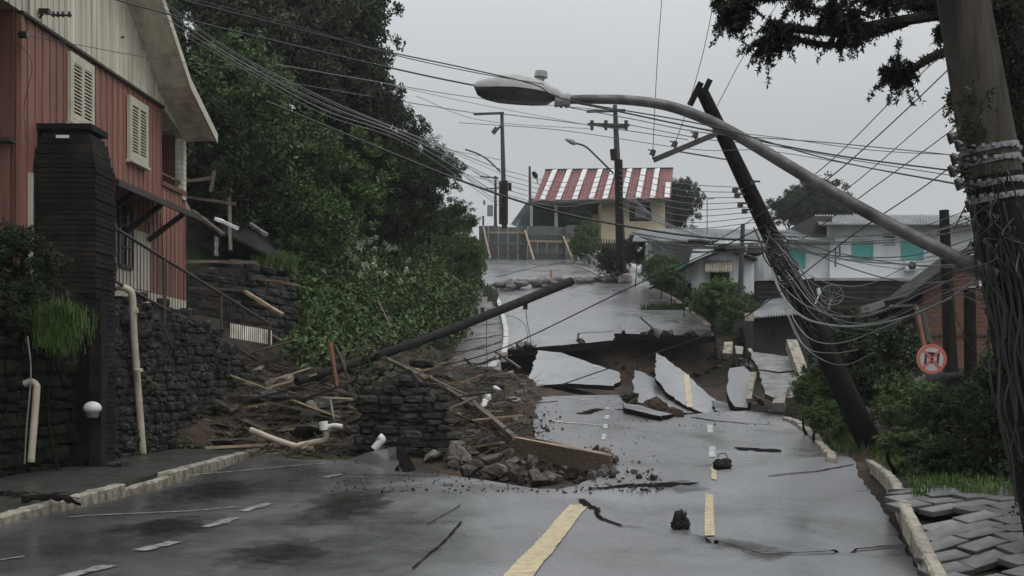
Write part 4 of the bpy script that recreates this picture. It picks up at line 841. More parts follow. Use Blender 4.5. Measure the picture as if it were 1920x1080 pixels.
# ------------------------------------------------------------------ street lamp pole at the right and lamp
sp_ = thing('street_lamp', (4.8, 10.0, 0), 'leaning concrete pole at the right edge carrying a long curved arm and cobra-head lamp', 'street lamp')
def axis(yy): return P(1806+(yy-0)*.172, yy, 10.0)
m_ = MB(); q = [axis(v) for v in np.linspace(330, -450, 14)]; m_.tube(q, [.235-.0045*i for i in range(14)], 20); m_.build('upper_shaft', M['conc_pole'], sp_, smooth=True, fix=False).data.set_sharp_from_angle(angle=R(60))
m_ = MB(); q = [axis(v) for v in np.linspace(1090, 330, 20)]; m_.tube(q, [.25-.0008*i for i in range(20)], 20); m_.build('lower_shaft', M['conc_pole_low'], sp_, smooth=True, fix=False).data.set_sharp_from_angle(angle=R(60))
for yy in (281, 303, 345, 372):
    m_ = MB(); m_.tube([axis(yy+5), axis(yy-5)], .243, 20, False)
    for k in range(10):
        an = math.pi+k*.33; c = axis(yy); m_.box(c+Vector((math.cos(an)*.246, math.sin(an)*.246, 0)), (.03,.03,.03))
    m_.build('steel_band', M['grey_metal'], sp_)
for (x, yy) in ((1786,258),(1800,272),(1792,298),(1788,320),(1800,345),(1820,385)):
    m_ = MB(); m_.tube([P(x-9,yy-9,9.8), P(x,yy,9.8), P(x+8,yy+6,9.8)], [.018,.042,.02], 12); m_.tube([P(x-4,yy-2,9.8), P(x+2,yy+10,9.8)], [.03,.035], 10); m_.tube([P(x,yy,9.8), P(x+35,yy+6,9.85)], .012, 5); m_.build('insulator', M['insul'], sp_)
m_ = MB()                                              # cable tangle tied along the pole
for i in range(28):
    y0 = random.uniform(330, 640); y1 = y0+random.uniform(120, 420); o1 = random.uniform(-62, 45); o2 = o1+random.uniform(-18, 22); mid = random.uniform(-25, 25)
    f = lambda yy, o_: P(1806+yy*.172+o_, yy, 9.68+random.uniform(-.02, .02))
    m_.tube(catmull([f(y0,o1), f((y0*2+y1)/3,o1+mid), f((y0+2*y1)/3,o2-mid*.5), f(y1,o2)], 6), random.uniform(.005,.014), 5)
m_.build('cable_tangle', M['wire'], sp_, fix=False)
_cg = random.Random(31); _cc = []
for _ in range(90):
    yv = _cg.choice([_cg.uniform(170, 340), _cg.uniform(330, 1000)]); a = _cg.uniform(2.7, 4.6); c = axis(yv); _cc.append((c.x+math.cos(a)*.24, c.y+math.sin(a)*.24, c.z))
m_ = MB()
for i in range(20):
    y0 = random.uniform(340, 500); x0 = 1806+y0*.172+random.uniform(-55, 30)
    m_.tube(catmull([P(x0,y0,9.7), P(x0+random.uniform(-40,30),y0+random.uniform(-30,40),9.55), P(x0+random.uniform(-50,50),y0+random.uniform(10,90),9.66)], 6), random.uniform(.004,.009), 5)
m_.build('cable_loops', M['wire'], sp_, fix=False)
# lamp arm
pxtube('lamp_arm', [(1058,187),(1110,186),(1180,188),(1250,198),(1320,222),(1390,258),(1470,306),(1580,372),(1700,437),(1850,512)], 9.6, 9.78, (.036,.058), 'arm_metal', sp_, 16, 8)
m_ = MB(); m_.tube([P(1795,486,9.76), P(1862,519,9.8)], [.066,.075], 16); m_.build('arm_sleeve', M['arm_metal'], sp_)
def lathe_head(parent):
    # cobra head built from cross sections along the photo's x axis
    xs = [889,895,910,935,965,1000,1025,1045,1052]; top = [158,151,147,142,141,147,156,166,172]; bot = [164,178,186,192,195,197,197,196,195]; wid = [.01,.07,.12,.15,.16,.15,.12,.07,.05]
    for part, m2 in (('housing','lamp_shell'),('glass_bowl','lamp_glass')):
        mb = MB(); n = 14; vs = []; fs = []
        for x, a, b, w in zip(xs, top, bot, wid):
            split = a+(b-a)*.56 if part == 'housing' else a+(b-a)*.52
            y_top, y_bot = (a, split) if part == 'housing' else (split+.5, b)
            if part == 'glass_bowl' and x > 1025: y_bot = split+2
            c = P(x, split, 9.6); h_ = (split-y_top if part == 'housing' else y_bot-split)*9.6/FP; sgn = 1 if part == 'housing' else -1
            ww = w if part == 'housing' else w*.94
            for i in range(n+1):
                an = math.pi*i/n; vs.append((c.x, c.y-ww*math.cos(an), c.z+sgn*h_*math.sin(an)**.7))
        for j in range(len(xs)-1):
            for i in range(n): a = j*(n+1)+i; fs.append((a, a+1, a+n+2, a+n+1))
            fs.append((j*(n+1), (j+1)*(n+1), (j+1)*(n+1)+n, j*(n+1)+n))
        mb.add(vs, fs); o = mb.build(part, M[m2], parent, smooth=True); o.data.set_sharp_from_angle(angle=R(50))
lh = thing('lamp_head', P(1050,190,9.6)-Vector(sp_.location), 'pale cobra-head lamp at the tip of the long curved arm', None); lh.parent = sp_
lathe_head(lh)
m_ = MB(); m_.tube([P(1040,186,9.6), P(1066,187,9.6)], [.065,.05], 14); m_.tube([P(1062,187,9.6), P(1069,187,9.6)], .056, 14); m_.build('neck', M['lamp_shell'], lh)
m_ = MB(); m_.tube([P(1012,152,9.6), P(1014,143,9.6)], .035, 12); m_.tube([P(1014,145,9.6), P(1015,134,9.6)], [.056,.05], 16); m_.build('photocell', M['lamp_shell'], lh)
m_ = MB(); [m_.tube([P(x,196,9.6), P(x,202,9.6)], .012, 8) for x in (1052,1062)]; m_.build('bolt', M['arm_metal'], lh)

# leaning timber pole
lpn = thing('leaning_pole', P(1640,852,25), 'black utility pole leaning left behind the lamp arm', 'pole')
LT, LB = P(1314,166,23.5), P(1642,856,24.5)
m_ = MB(); q = [LT.lerp(LB, i/16) for i in range(17)]; m_.tube(q, [.125+.009*i for i in range(17)], 14); m_.build('shaft', M['dark_pole'], lpn, smooth=True, fix=False)
lx = lambda yy: 1314+(yy-166)*328/690
m_ = MB(); m_.beam(P(1294,196,23.3), P(1314,156,23.3), .14,.12); m_.build('top_bracket', M['dark_pole'], lpn)
m_ = MB(); m_.beam(P(1318,178,23.2), P(1331,150,23.2), .11,.11); m_.build('top_stub', M['dark_pole'], lpn)
ca = MB(); ca.beam(P(1226,300,23.2), P(1343,251,23.3), .1,.1); cr = ca.build('crossarm', M['far_pole'], lpn)
for x, yy in ((1224,287),(1265,271),(1304,254)):
    m_ = MB(); c = P(x,yy,23.2); m_.tube([c+Vector((0,0,-.12)), c+Vector((.0,0,-.03))], .015, 6); m_.tube([c+Vector((-.02,0,-.04)), c+Vector((.02,0,.06))], [.06,.05], 8); m_.tube([c+Vector((-.1,0,.07)), c+Vector((.06,0,.02))], .015, 6); m_.build('insulator', M['insul'], cr)
m_ = MB(); m_.tube([P(1272,284,23.2), P(1362,299,23.4)], .016, 6); m_.build('stay_rod', M['arm_metal'], lpn)
for x, yy in ((1378,357),(1382,367),(1388,384),(1396,396),(1410,343)):
    m_ = MB(); c = P(x,yy,23.3); m_.box(c, (.1,.1,.09)); m_.box(c+Vector((.08,0,.03)), (.16,.04,.03)); m_.build('insulator', M['insul'], lpn)
m_ = MB()
for i in range(13):                                    # pale spiral ties wrapped on the pole
    yy = 462+i*5.6; x = lx(yy)-2; m_.tube([P(x-13-i*.3,yy+3,23.6), P(x-2,yy+1,23.45), P(x+9,yy-4,23.55)], .02, 6)
m_.build('cable_ties', M['grey_metal'], lpn)
m_ = MB()
for i in range(34):
    y0 = random.uniform(420, 520); y1 = y0+random.uniform(40, 160); o1 = random.uniform(-26, 20); o2 = random.uniform(-26, 24)
    m_.tube(catmull([P(lx(y0)+o1,y0,23.3), P(lx((y0+y1)/2)+random.uniform(-32,28),(y0+y1)/2,23.1), P(lx(y1)+o2,y1,23.4)], 6), random.uniform(.008,.02), 5)
m_.build('cable_tangle', M['wire'], lpn, fix=False)
m_ = MB(); m_.tube([P(1499,520,24.1), P(1500,560,24.2)], [.3,.26], 10); m_.build('cable_box', M['insul'], lpn)
# far poles
def far_pole(label, x0, y0, x1, y1, d, r0, r1, arms, group=None, m='far_pole', name='utility_pole', cat='pole'):
    t_ = thing(name, P(x1,y1,d), label, cat, group); m2 = MB(); m2.tube([P(x1,y1+8,d), P((x0+x1)/2,(y0+y1)/2,d), P(x0,y0,d)], [r1,(r0+r1)/2,r0], 10); m2.build('shaft', M[m], t_)
    for (a, b, c, e, w) in arms: m3 = MB(); m3.beam(P(a,b,d-.3), P(c,e,d-.3), w, w); m3.build('crossarm', M[m], t_)
    return t_
t = far_pole('tall pole with a lamp and two crossarms right of the striped roof house', 1153,197,1166,505,72,.13,.32,[(1100,209,1172,207,.16),(1102,233,1180,235,.16),(1130,238,1176,240,.1)])
for x in (1110,1136,1174): m_ = MB(); m_.tube([P(x,226,71.6), P(x,244,71.6)], [.12,.09], 8); m_.build('insulator', M['insul'], t)
m_ = MB(); m_.tube([P(1160,300,71.5), P(1162,505,71.5)], .24, 8); m_.tube([P(1150,280,71.6), P(1152,300,71.6)], .22, 8); m_.build('cable_bundle', M['dark_pole'], t)
m_ = MB(); m_.tube(catmull([P(1150,325,71.6), P(1120,295,71.5), P(1098,275,71.5), P(1078,268,71.5)], 6), .06, 6); m_.build('lamp_arm', M['far_pole'], t)
m_ = MB(); m_.tube([P(1080,270,71.5), P(1072,266,71.5), P(1060,261,71.5)], [.1,.17,.06], 8); m_.build('lamp', M['grey_metal'], t)
t = far_pole('tall pole with one long crossarm left of the striped roof house', 941,212,946,420,86,.13,.22,[(888,214,945,212,.16),(925,248,940,236,.14),(924,250,932,240,.3)])
m_ = MB(); m_.tube([P(944,340,85.6), P(944,420,85.6)], .33, 8); m_.build('cable_bundle', M['dark_pole'], t)
m_ = MB(); m_.tube(catmull([P(938,322,85.7), P(915,300,85.6), P(895,288,85.6), P(872,280,85.6)], 5), .06, 6); m_.build('lamp_arm', M['far_pole'], t)
m_ = MB(); m_.box(P(956,350,85.5), (.25,.2,.55)); m_.build('transformer', M['dark_pole'], t)
t = far_pole('thin distant pole behind the hoarding with a short crossarm', 929,330,929,420,100,.1,.15,[(900,331,935,334,.12),(905,354,935,353,.1)])
m_ = MB(); m_.box(P(919,395,100), (.5,.4,.9)); m_.tube([P(908,376,100), P(908,384,100)], .12, 6); m_.build('transformer', M['grey_metal'], t)
far_pole('short bare pole at the left end of the striped roof', 993,312,994,375,92,.09,.12,[])
far_pole('slim dark pole rising from the shrubs before the small grey shed', 1393,420,1386,600,50,.09,.13,[])
t = far_pole('straight dark pole between the white house and the brick house', 1770,394,1783,690,33,.13,.2,[], m='dark_pole')
t = far_pole('grey-green post with a pale cap before the brick house', 1818,540,1822,890,17.5,.085,.1,[], m='bark')
m_ = MB(); m_.box(P(1818,539,17.5), (.26,.2,.03)); m_.build('cap', M['pale_stone'], t)
far_pole('thin aerial mast above the grey corrugated roofs', 1326,372,1326,432,68,.03,.03,[(1326,373,1340,372,.05)], m='grey_metal', name='aerial_mast', cat='mast')
far_pole('slanting dark post left of the straight pole by the no stopping sign', 1722,575,1745,690,30,.13,.17,[])
pxtube('cable_roll', [(1340,466),(1368,466),(1397,468)], 30, 30, .09, 'wire', n=12, label='thick black cable joint hanging left of the slim pole', cat='cable joint')
pxtube('cable_roll', [(1290,452),(1312,452),(1330,455)], 29, 29, (.05,.06), 'wire', n=10, label='small black joint on the cable over the pale shed', cat='cable joint')
pxtube('cable_roll', [(1402,466),(1418,470),(1425,466)], 28, 28, .14, 'wire', n=10, label='round black cable coil beside the leaning pole', cat='cable joint')

# ------------------------------------------------------------------ wires
def wire(pts, d1, d2, w, label, group, m='wire', name='power_line'):
    q = pxpath(pts, d1, d2, 7); mb = MB(); mb.tube(q, [max(w*p.y/FP/2, .003) for p in q] if w < 6 else [w*q[0].y/FP/2]*len(q), 5, False)
    return tag(mb.build(name, M[m], fix=False), label, 'cable', group)
GA = 'overhead lines crossing the upper left'
wire([(190,-8),(310,25),(437,58),(709,122),(888,160),(1100,197),(1330,245),(1560,290),(1800,322)], 12, 9.9, 3.2, 'thick black line from the gable to the right pole passing under the lamp', None)
wire([(310,-8),(520,45),(709,93),(860,125),(1000,158),(1066,188),(1330,236),(1560,300),(1790,345)], 9.0, 9.3, 2.6, 'black line crossing in front of the street lamp head', None)
wire([(335,-8),(540,44),(720,98),(880,134),(1020,158)], 9.1, 8.9, 1.8, 'paired thin line just above the one crossing the lamp head', None)
wire([(500,190),(640,248),(860,337),(1000,385),(1130,416),(1290,442),(1425,452)], 26, 23.5, 4.2, 'heavy black cable sagging from the trees to the leaning pole', None)
for i in range(6):
    o_ = [0,5,15,19,31,44][i]; wire([(300,-4+o_),(430,92+o_*.8-i*i*.5),(600,180+o_*.6+i),(760,247+o_*.7-i*2),(940,318+o_*1.6)], 14, 84, [1.6,1,1.5,.9,1.7,1.1][i], 'thin grey line in the fan from the gable to the far left pole', 'thin lines fanning to the far left pole', 'wire_grey')
wire([(515,120),(700,152),(890,183),(1150,208)], 30, 72, 1.6, 'upper grey line to the crossarm of the lamp pole on the crest', None, 'wire_grey')
wire([(500,148),(715,184),(890,212)], 30, 86, 1.6, 'line ending at the long crossarm of the far left pole', None, 'wire')
wire([(945,214),(1102,234),(1290,262)], 86, 60, 1.6, 'line between the two crest poles and the leaning pole', None)
wire([(1060,200),(1180,222),(1330,250),(1560,268),(1840,296)], 40, 10.2, 1.9, 'upper line from the crest to the right pole', None)
wire([(1180,212),(1310,240),(1460,258),(1640,282),(1830,292)], 72, 10.2, 1.5, 'thin line from the crest pole top to the right pole', None)
wire([(1180,234),(1330,262),(1440,272),(1600,300),(1830,336)], 72, 10.1, 1.8, 'line from the lower crossarm to the right pole', None)
wire([(860,230),(1050,244),(1300,280),(1440,283),(1650,318),(1840,352)], 80, 10, 1.3, 'lowest thin line crossing to the right pole', None)
wire([(715,155),(870,190),(1110,236)], 40, 72, 1.1, 'faint thin line in the sky above the far left pole', None, 'wire_grey')
wire([(780,180),(900,225),(1110,242)], 45, 72, 1.1, 'second faint line in the sky above the far left pole', None, 'wire_grey')
for i, (a, b) in enumerate([((705,240),(940,300)),((690,262),(940,345)),((800,250),(942,356)),((820,290),(944,372)),((840,300),(945,385))]):
    wire([a, ((a[0]+b[0])/2, (a[1]+b[1])/2+6), b], 55, 86, 1.2, 'thin line running down from the treetops to the far left pole', 'thin lines from the treetops', 'wire_grey')
for i in range(6):
    yy = 330+i*9; wire([(948,yy-10),(1050,yy+12),(1152,yy-4)], 86, 72, 1.2, 'thin line strung between the two crest poles', 'thin lines between the crest poles', 'wire_grey')
for i in range(8):
    yy = 318+i*10; wire([(1160,yy),(1280,yy+26+i*2),(lx(352+i*11)-4, 352+i*9)], 72, 23.5, 1.4, 'sagging line from the crest pole to the leaning pole', 'lines from the crest pole to the leaning pole')
for i in range(9):
    wire([(1162,345+i*7),(1205+i*6,388+i*5),(1250+i*14,425+i*4)], 72, 62, .8, 'drop wire fanning from the crest pole to the grey roofs', 'drop wires fanning to the grey roofs', 'wire_grey')
for i, pts in enumerate([[(1241,-5),(1232,120),(1224,284)], [(1340,-5),(1318,100),(1290,200),(1266,268)], [(1466,-5),(1400,95),(1345,198)]]):
    wire(pts, 12, 23.2, 1.4, ['thin vertical wire falling to the crossarm tip','thin slanting wire falling to the middle insulator','thin wire slanting up right from the leaning pole top'][i], None)
for i, pts in enumerate([[(1860,20),(1690,172),(1560,300),(1440,392),(1330,460)], [(1850,60),(1700,205),(1560,330),(1420,430),(1190,535),(950,650),(820,688)], [(1870,110),(1740,225),(1600,345),(1490,420)], [(1890,150),(1800,232),(1640,350),(1500,452)], [(1900,210),(1760,330),(1600,440),(1430,572),(1330,625),(1050,722)]]):
    wire(pts, 10.3, [28,34,24,24,34][i], [1.9,2.4,1.8,2.1,2.4][i], ['highest line slanting down left from the right pole','line slanting from the right pole across the whole upper road','third slanting line from the right pole to the leaning pole','fourth slanting line from the right pole, ending in the tangle','lowest slanting line crossing the gap under the upper road'][i], None)
for i in range(13):
    y0 = 440+random.uniform(-8, 22); y1 = 380+i*11+random.uniform(-8, 8); sg = random.uniform(10, 38)
    wire([(1446+i, y0),(1560+random.uniform(-20,20),(y0*2+y1)/3+sg*.8),(1710,(y0+2*y1)/3+sg),(1850,y1)], 23.6, 9.9, random.uniform(1.3, 2.6), ('upper','middle','low')[min(i//5,2)]+(' thin' if i % 2 else ' thick')+' cable strung between the leaning pole and the right pole', 'cables between the leaning pole and the right pole', random.choice(['wire','wire','wire_grey']))
for i in range(8):
    x0 = random.uniform(1440, 1490); y0 = random.uniform(440, 520)
    wire([(x0,y0),(x0+70,y0+45+i*12),(x0+170,y0+60+i*14),(x0+300,y0+10+i*12),(1860,470+i*16)], 23.4, 9.9, 1.6, 'slack cable drooping before the white house', 'slack cables before the white house', random.choice(['wire','wire_grey']))
for i in range(7):
    wire([(1185+i*6,436+i*3),(1260,448+i*4+random.uniform(-5,5)),(1340,462+i*2+random.uniform(-6,6)),(1440,455+i*3)], 60, 23.5, random.choice([1.4,2.2,3.2]), 'black cable in the bundle left of the leaning pole', 'cable bundle left of the leaning pole')
wire([(1446,500),(1462,545),(1490,583),(1530,604),(1600,612),(1680,600),(1760,570),(1820,532),(1862,490)], 23.3, 9.9, 4.5, 'thick pale grey cable looping low between the two poles', None, 'wire_grey')
wire([(1472,560),(1495,610),(1530,640),(1590,640),(1690,600)], 23.3, 16, 2, 'thin loop just below the thick grey cable', None, 'wire_grey')
wire([(1478,590),(1510,650),(1560,662),(1610,655)], 23.2, 18, 1.8, 'middle hanging loop over the dark bush', None, 'wire_grey')
wire([(1472,580),(1500,640),(1545,676),(1590,683),(1640,660)], 23.2, 18, 1.6, 'lowest hanging loop over the dark bush', None, 'wire_grey')
wire([(985,570),(988,600),(995,640),(994,665)], 35, 36, 1.3, 'thin wire dangling from the fallen pole', None)
wire([(913,592),(912,640),(914,690)], 34, 34, 1.2, 'thin wire dangling over the cracked upper pavement', None)
wire([(990,640),(985,610),(965,595),(948,592)], 36, 36, 1.2, 'curled thin wire on the upper road by the kerb', None, 'wire_grey')
wire([(1780,520),(1795,600),(1830,660),(1880,700)], 10, 9.8, 2.2, 'black cable hanging off the right pole toward its foot', None)
wire([(42,66),(150,85),(280,108),(520,138)], 19.3, 30, 1.4, 'thin line from the near corner across the cream gable', None)
wire([(30,75),(60,120),(45,200),(50,260)], 19.3, 19.3, 1.4, 'thin wire down the near corner of the red house', None)

# ------------------------------------------------------------------ houses beyond
def corr(mb, a, b, c, d, n=30, amp=.04, th=.03):       # corrugated sheet between edge a-b and edge d-c
    a, b, c, d = map(Vector, (a, b, c, d)); nn = (b-a).cross(d-a).normalized(); m2 = n*4; vs = []
    for off in (0, -th):
        for (p, q) in ((a, b), (d, c)):
            for i in range(m2+1): vs.append(p.lerp(q, i/m2)+nn*(amp*math.sin(2*math.pi*i/4)+off))
    k_ = m2+1; fs = []
    for i in range(m2):
        fs += [(i, i+1, k_+i+1, k_+i), (2*k_+i, 3*k_+i, 3*k_+i+1, 2*k_+i+1), (i, 2*k_+i, 2*k_+i+1, i+1), (k_+i, k_+i+1, 3*k_+i+1, 3*k_+i)]
    mb.add(vs, fs)
def wallbox(mb, x0, y0, x1, y1, d, dep=4):             # box whose camera-facing face spans the photo rectangle
    a, b = P(x0, y1, d), P(x1, y0, d); mb.box(((a.x+b.x)/2, d+dep/2, (a.z+b.z)/2), (b.x-a.x, dep, b.z-a.z))
def win(parent, x0, y0, x1, y1, d, m='glass', frame='white_wall', name='window', cross=True):
    mb = MB(); a, b = P(x0, y1, d), P(x1, y0, d); w = .07
    for q in ((a.x,a.z,b.x,a.z),(a.x,b.z,b.x,b.z)): mb.beam((q[0]-w/2,d-.03,q[1]), (q[2]+w/2,d-.03,q[3]), .1, w)
    for xx in (a.x, b.x): mb.beam((xx,d-.03,a.z), (xx,d-.03,b.z), .1, w, up=(0,1,0))
    o = mb.build(name, M[frame], parent); m2 = MB(); m2.box(((a.x+b.x)/2, d-.02, (a.z+b.z)/2), (b.x-a.x-.04, .05, b.z-a.z-.04)); m2.build('pane' if m != 'teal' else 'shutter', M[m], o); return o
# striped-roof house
h1 = thing('striped_roof_house', P(1130,455,93), 'cream house on the crest under a red roof with white stripes', 'house')
m_ = MB(); wallbox(m_,1127,378,1180,456,93,6); wallbox(m_,1222,378,1247,440,93,6); wallbox(m_,1180,415,1222,440,93,6); wallbox(m_,1095,402,1130,456,95,5); m_.build('wall', M['yellow_wall'], h1)
m_ = MB(); wallbox(m_,995,378,1127,440,96,5); wallbox(m_,1180,378,1222,415,94.5,3); wallbox(m_,1247,380,1262,470,96,4); m_.build('recess_wall', M['dark_void'], h1)
m_ = MB(); wallbox(m_,1040,382,1046,440,93.4,.4); wallbox(m_,994,376,999,430,93.4,.3); m_.build('porch_post', M['white_wall'], h1)
m_ = MB(); m_.box(P(1202,398,94.3), (.9,.1,.9)); m_.build('curtain', M['pale_wall'], h1)
RT = lambda t_, s_: P(1022+(1262-1022)*t_, 321-3*t_, 96.5).lerp(P(1000+(1258-1000)*t_, 378-5*t_, 91.5), s_)
m_ = MB(); corr(m_, RT(0,1), RT(1,1), RT(1,0), RT(0,0), 40, .05); m_.build('roof', M['red_roof'], h1)
for t_ in (.045,.16,.28,.40,.50,.63,.74,.845):
    m_ = MB(); a = RT(t_+.032, .0); b = RT(t_+.018, 1.0); m_.beam(a+Vector((0,-.12,.1)), b+Vector((0,-.12,.1)), .40, .06); m_.build('roof_stripe', M['roof_white'], h1)
m_ = MB(); m_.beam(RT(.97,.5)+Vector((0,-.12,.1)), RT(.97,1)+Vector((0,-.12,.1)), .4, .06); m_.build('roof_stripe', M['roof_white'], h1)
m_ = MB(); m_.beam(RT(0,1)+Vector((0,0,-.1)), RT(1,1)+Vector((0,0,-.1)), .12, .3); m_.beam(RT(0,0)+Vector((0,0,.1)), RT(1,0)+Vector((0,0,.1)), .3, .12); m_.build('eave', M['dark_wood'], h1)
m_ = MB(); corr(m_, P(990,382,92), P(1004,382,92), P(1006,372,93), P(992,372,93), 5); m_.build('porch_roof', M['red_roof'], h1)
t = thing('satellite_dish', P(1000,330,92), 'small grey dish at the left end of the striped roof', 'dish')
m_ = MB(); m_.tube([P(1003,328,91.8), P(1006,326,91.9)], [.32,.02], 14); m_.tube([P(1004,328,91.9), P(1009,345,92.2)], .04, 6); m_.build('bowl', M['far_pole'], t)
# hoarding
hd = thing('hoarding', P(990,490,88), 'grey sheet hoarding closing the road on the crest', 'fence')
m_ = MB()
for i in range(10): x = 898+i*18.3; wallbox(m_, x, 424+random.uniform(-2,2), x+18, 489, 88+.02*(i % 2), .05)
m_.build('sheet_panels', M['hoard'], hd)
for x in (906, 985, 1058): m_ = MB(); m_.beam(P(x,405 if x < 950 else 425,87.8), P(x,492,87.8), .14, .2, up=(0,1,0)); m_.build('post', M['dark_wood'], hd)
for (a, b, mm) in (((912,436),(985,436),'wood'),((985,438),(1056,440),'hoard'),((990,452),(1056,453),'wood'),((912,456),(985,457),'hoard'),((890,471),(985,472),'wood2'),((990,473),(1062,474),'wood2'),((1060,451),(1080,451),'wood')): m_ = MB(); m_.beam(P(*a,87.75), P(*b,87.75), .08, .14); m_.build('rail', M[mm], hd)
for (a, b) in (((906,425),(919,484)),((984,432),(1001,488)),((1056,444),(1076,492))): m_ = MB(); m_.beam(P(*a,87.6), P(*b,84.5), .12, .14); m_.build('brace', M['wood'], hd)
m_ = MB(); m_.prism([P(958,420,92), P(985,382,94), P(997,372,95), P(997,425,94), P(970,425,92)], (0,.3,0)); tag(m_.build('tarpaulin', M['hoard']), 'pale grey sheet slanting between hoarding and striped house', 'sheet')
m_ = MB()
for i in range(7): m_.box(P(1122+i*5,470+i*.5,80), (.09,.05,1.7))
m_.beam(P(1118,458,80.1), P(1158,460,80.1), .05, .08); tag(m_.build('picket_fence', M['leaf_grey']), 'low greenish picket fence below the striped house', 'fence')
# white house with turquoise shutters
h2 = thing('white_house', P(1640,525,60), 'long white house with turquoise shutters on the right slope', 'house')
m_ = MB(); wallbox(m_,1452,446,1562,526,60.3,6); wallbox(m_,1556,420,1845,526,60,7); wallbox(m_,1800,422,1900,520,62,6); m_.build('wall', M['white_wall'], h2)
m_ = MB(); corr(m_, P(1536,421,58.7), P(1848,421,58.7), P(1848,403,66), P(1528,403,66), 60, .05); m_.build('upper_roof', M['grey_roof'], h2)
m_ = MB(); wallbox(m_,1538,419.5,1846,424,59,.1); m_.build('eave_board', M['grey_metal'], h2)
m_ = MB(); corr(m_, P(1440,452,59), P(1566,452,59), P(1560,431,65), P(1440,431,65), 26, .05); m_.build('lower_roof', M['grey_roof'], h2)
m_ = MB(); wallbox(m_,1525,405,1560,452,60.6,5); m_.build('side_gable', M['far_pole'], h2)
for r_ in ((1469,468,1508,502),(1599,451,1635,487),(1691,451,1729,487)): win(h2, *r_, 60 if r_[0] > 1500 else 60.3, 'teal', 'teal')
v_ = MB(); wallbox(v_,1657,440,1678,460,59.98,.1); vo_ = v_.build('vent', M['dark_void'], h2); m_ = MB(); [wallbox(m_,1656,441+k*5,1679,443.5+k*5,59.9,.05) for k in range(4)]; m_.build('louvre', M['pale_wall'], vo_)
m_ = MB(); wallbox(m_,1566,466,1568,500,59.95,.05); wallbox(m_,1574,462,1576,480,59.95,.05); m_.build('downpipe', M['dark_wood'], h2)
ac = thing('air_conditioner', P(1711,508,59.5), 'white air conditioner box under the right turquoise shutters', 'air conditioner')
m_ = MB(); wallbox(m_,1698,489,1725,507,59.5,.35); m_.build('case', M['white_plastic'], ac); m_ = MB(); m_.tube([P(1710,498,59.49), P(1710,498,59.44)], .21, 18); m_.build('fan', M['dark_void'], ac)
m_ = MB(); m_.tube([P(1710,498,59.43), P(1710,498,59.4)], .06, 10); m_.build('fan_hub', M['grey_metal'], ac)
t = thing('wall_lamp', P(1750,440,59.8), 'small white lamp or dish on the white house wall near the dark pole', 'lamp')
m_ = MB(); m_.tube([P(1749,433,59.3), P(1752,437,59.5)], [.2,.03], 12); m_.tube([P(1751,435,59.5), P(1756,448,59.9)], .04, 6); m_.build('dish', M['white_plastic'], t)
t = thing('dark_annex', P(1580,580,56), 'black corrugated annex below the white house', 'shed')
m_ = MB(); a, b = P(1420,586,57), P(1735,524,57)
for i in range(14):
    z0 = a.z+(b.z-a.z)*i/14; m_.box(((a.x+b.x)/2, 57+.04*(i % 2), z0+.055), (b.x-a.x, .12, (b.z-a.z)/14*.93))
wallbox(m_,1425,530,1733,600,57.2,3); m_.build('corrugated_wall', M['dark_roof'], t)
m_ = MB(); wallbox(m_,1420,521,1738,526,56.8,3.4); m_.build('roof', M['grey_roof'], t)
# grey roofs and sheds left of it
t = thing('long_roof_house', P(1330,480,66), 'low white house under a long grey corrugated roof', 'house')
m_ = MB(); wallbox(m_,1222,450,1300,505,66,5); wallbox(m_,1300,450,1345,505,66,5); m_.build('wall', M['pale_wall'], t)
m_ = MB(); corr(m_, P(1185,452,64.5), P(1465,450,64.5), P(1452,430,72), P(1196,428,72), 60, .05); m_.build('roof', M['grey_roof'], t)
win(t,1264,462,1294,494,66,'glass','grey_metal')
m_ = MB(); wallbox(m_,1272,496,1290,504,65.9,.1); m_.build('teal_panel', M['teal'], t)
t = thing('small_shed', P(1365,545,54), 'small grey gabled shed with a yellowish awning over its door', 'shed')
m_ = MB(); m_.prism([P(1310,550,54.2), P(1310,490,54.2), P(1360,470,54.2), P(1414,486,54.2), P(1414,552,54.2)], (0,4,0)); m_.build('wall', M['pale_wall'], t)
m_ = MB(); m_.prism([P(1290,494,53.6), P(1362,463,53.6), P(1362,466,53.6), P(1291,498,53.6)], (0,5,0)); m_.prism([P(1362,463,53.6), P(1420,484,53.6), P(1420,488,53.6), P(1362,466,53.6)], (0,5,0)); m_.build('roof', M['dark_roof'], t)
m_ = MB(); m_.prism([P(1300,470,58), P(1350,455,58), P(1345,480,56), P(1292,494,56)], (0,.1,.08)); m_.build('roof_sheet', M['grey_roof'], t)
m_ = MB(); corr(m_, P(1322,509,53), P(1374,509,53), P(1374,488,54.1), P(1322,488,54.1), 10, .05); m_.build('awning', M['kerb'], t)
m_ = MB(); wallbox(m_,1332,509,1368,552,54.1,.2); m_.build('door', M['dark_void'], t)
t = thing('dark_shack', P(1465,665,44.5), 'dark low shack above the slipped pavement slabs', 'shed')
m_ = MB(); wallbox(m_,1412,592,1520,668,45,4); m_.build('wall', mat('dark stained wall', (.05,.052,.045), (.03,.032,.028), 1, .8), t)
m_ = MB(); corr(m_, P(1402,596,44), P(1530,585,44), P(1500,555,50), P(1440,562,50), 24, .04); m_.build('roof', M['grey_roof'], t)
win(t,1440,617,1456,632,45,'dark_void','dark_wood')
m_ = MB(); m_.box(P(1405,594,44), (.35,.1,.3)); m_.build('lamp_box', M['kerb'], t)
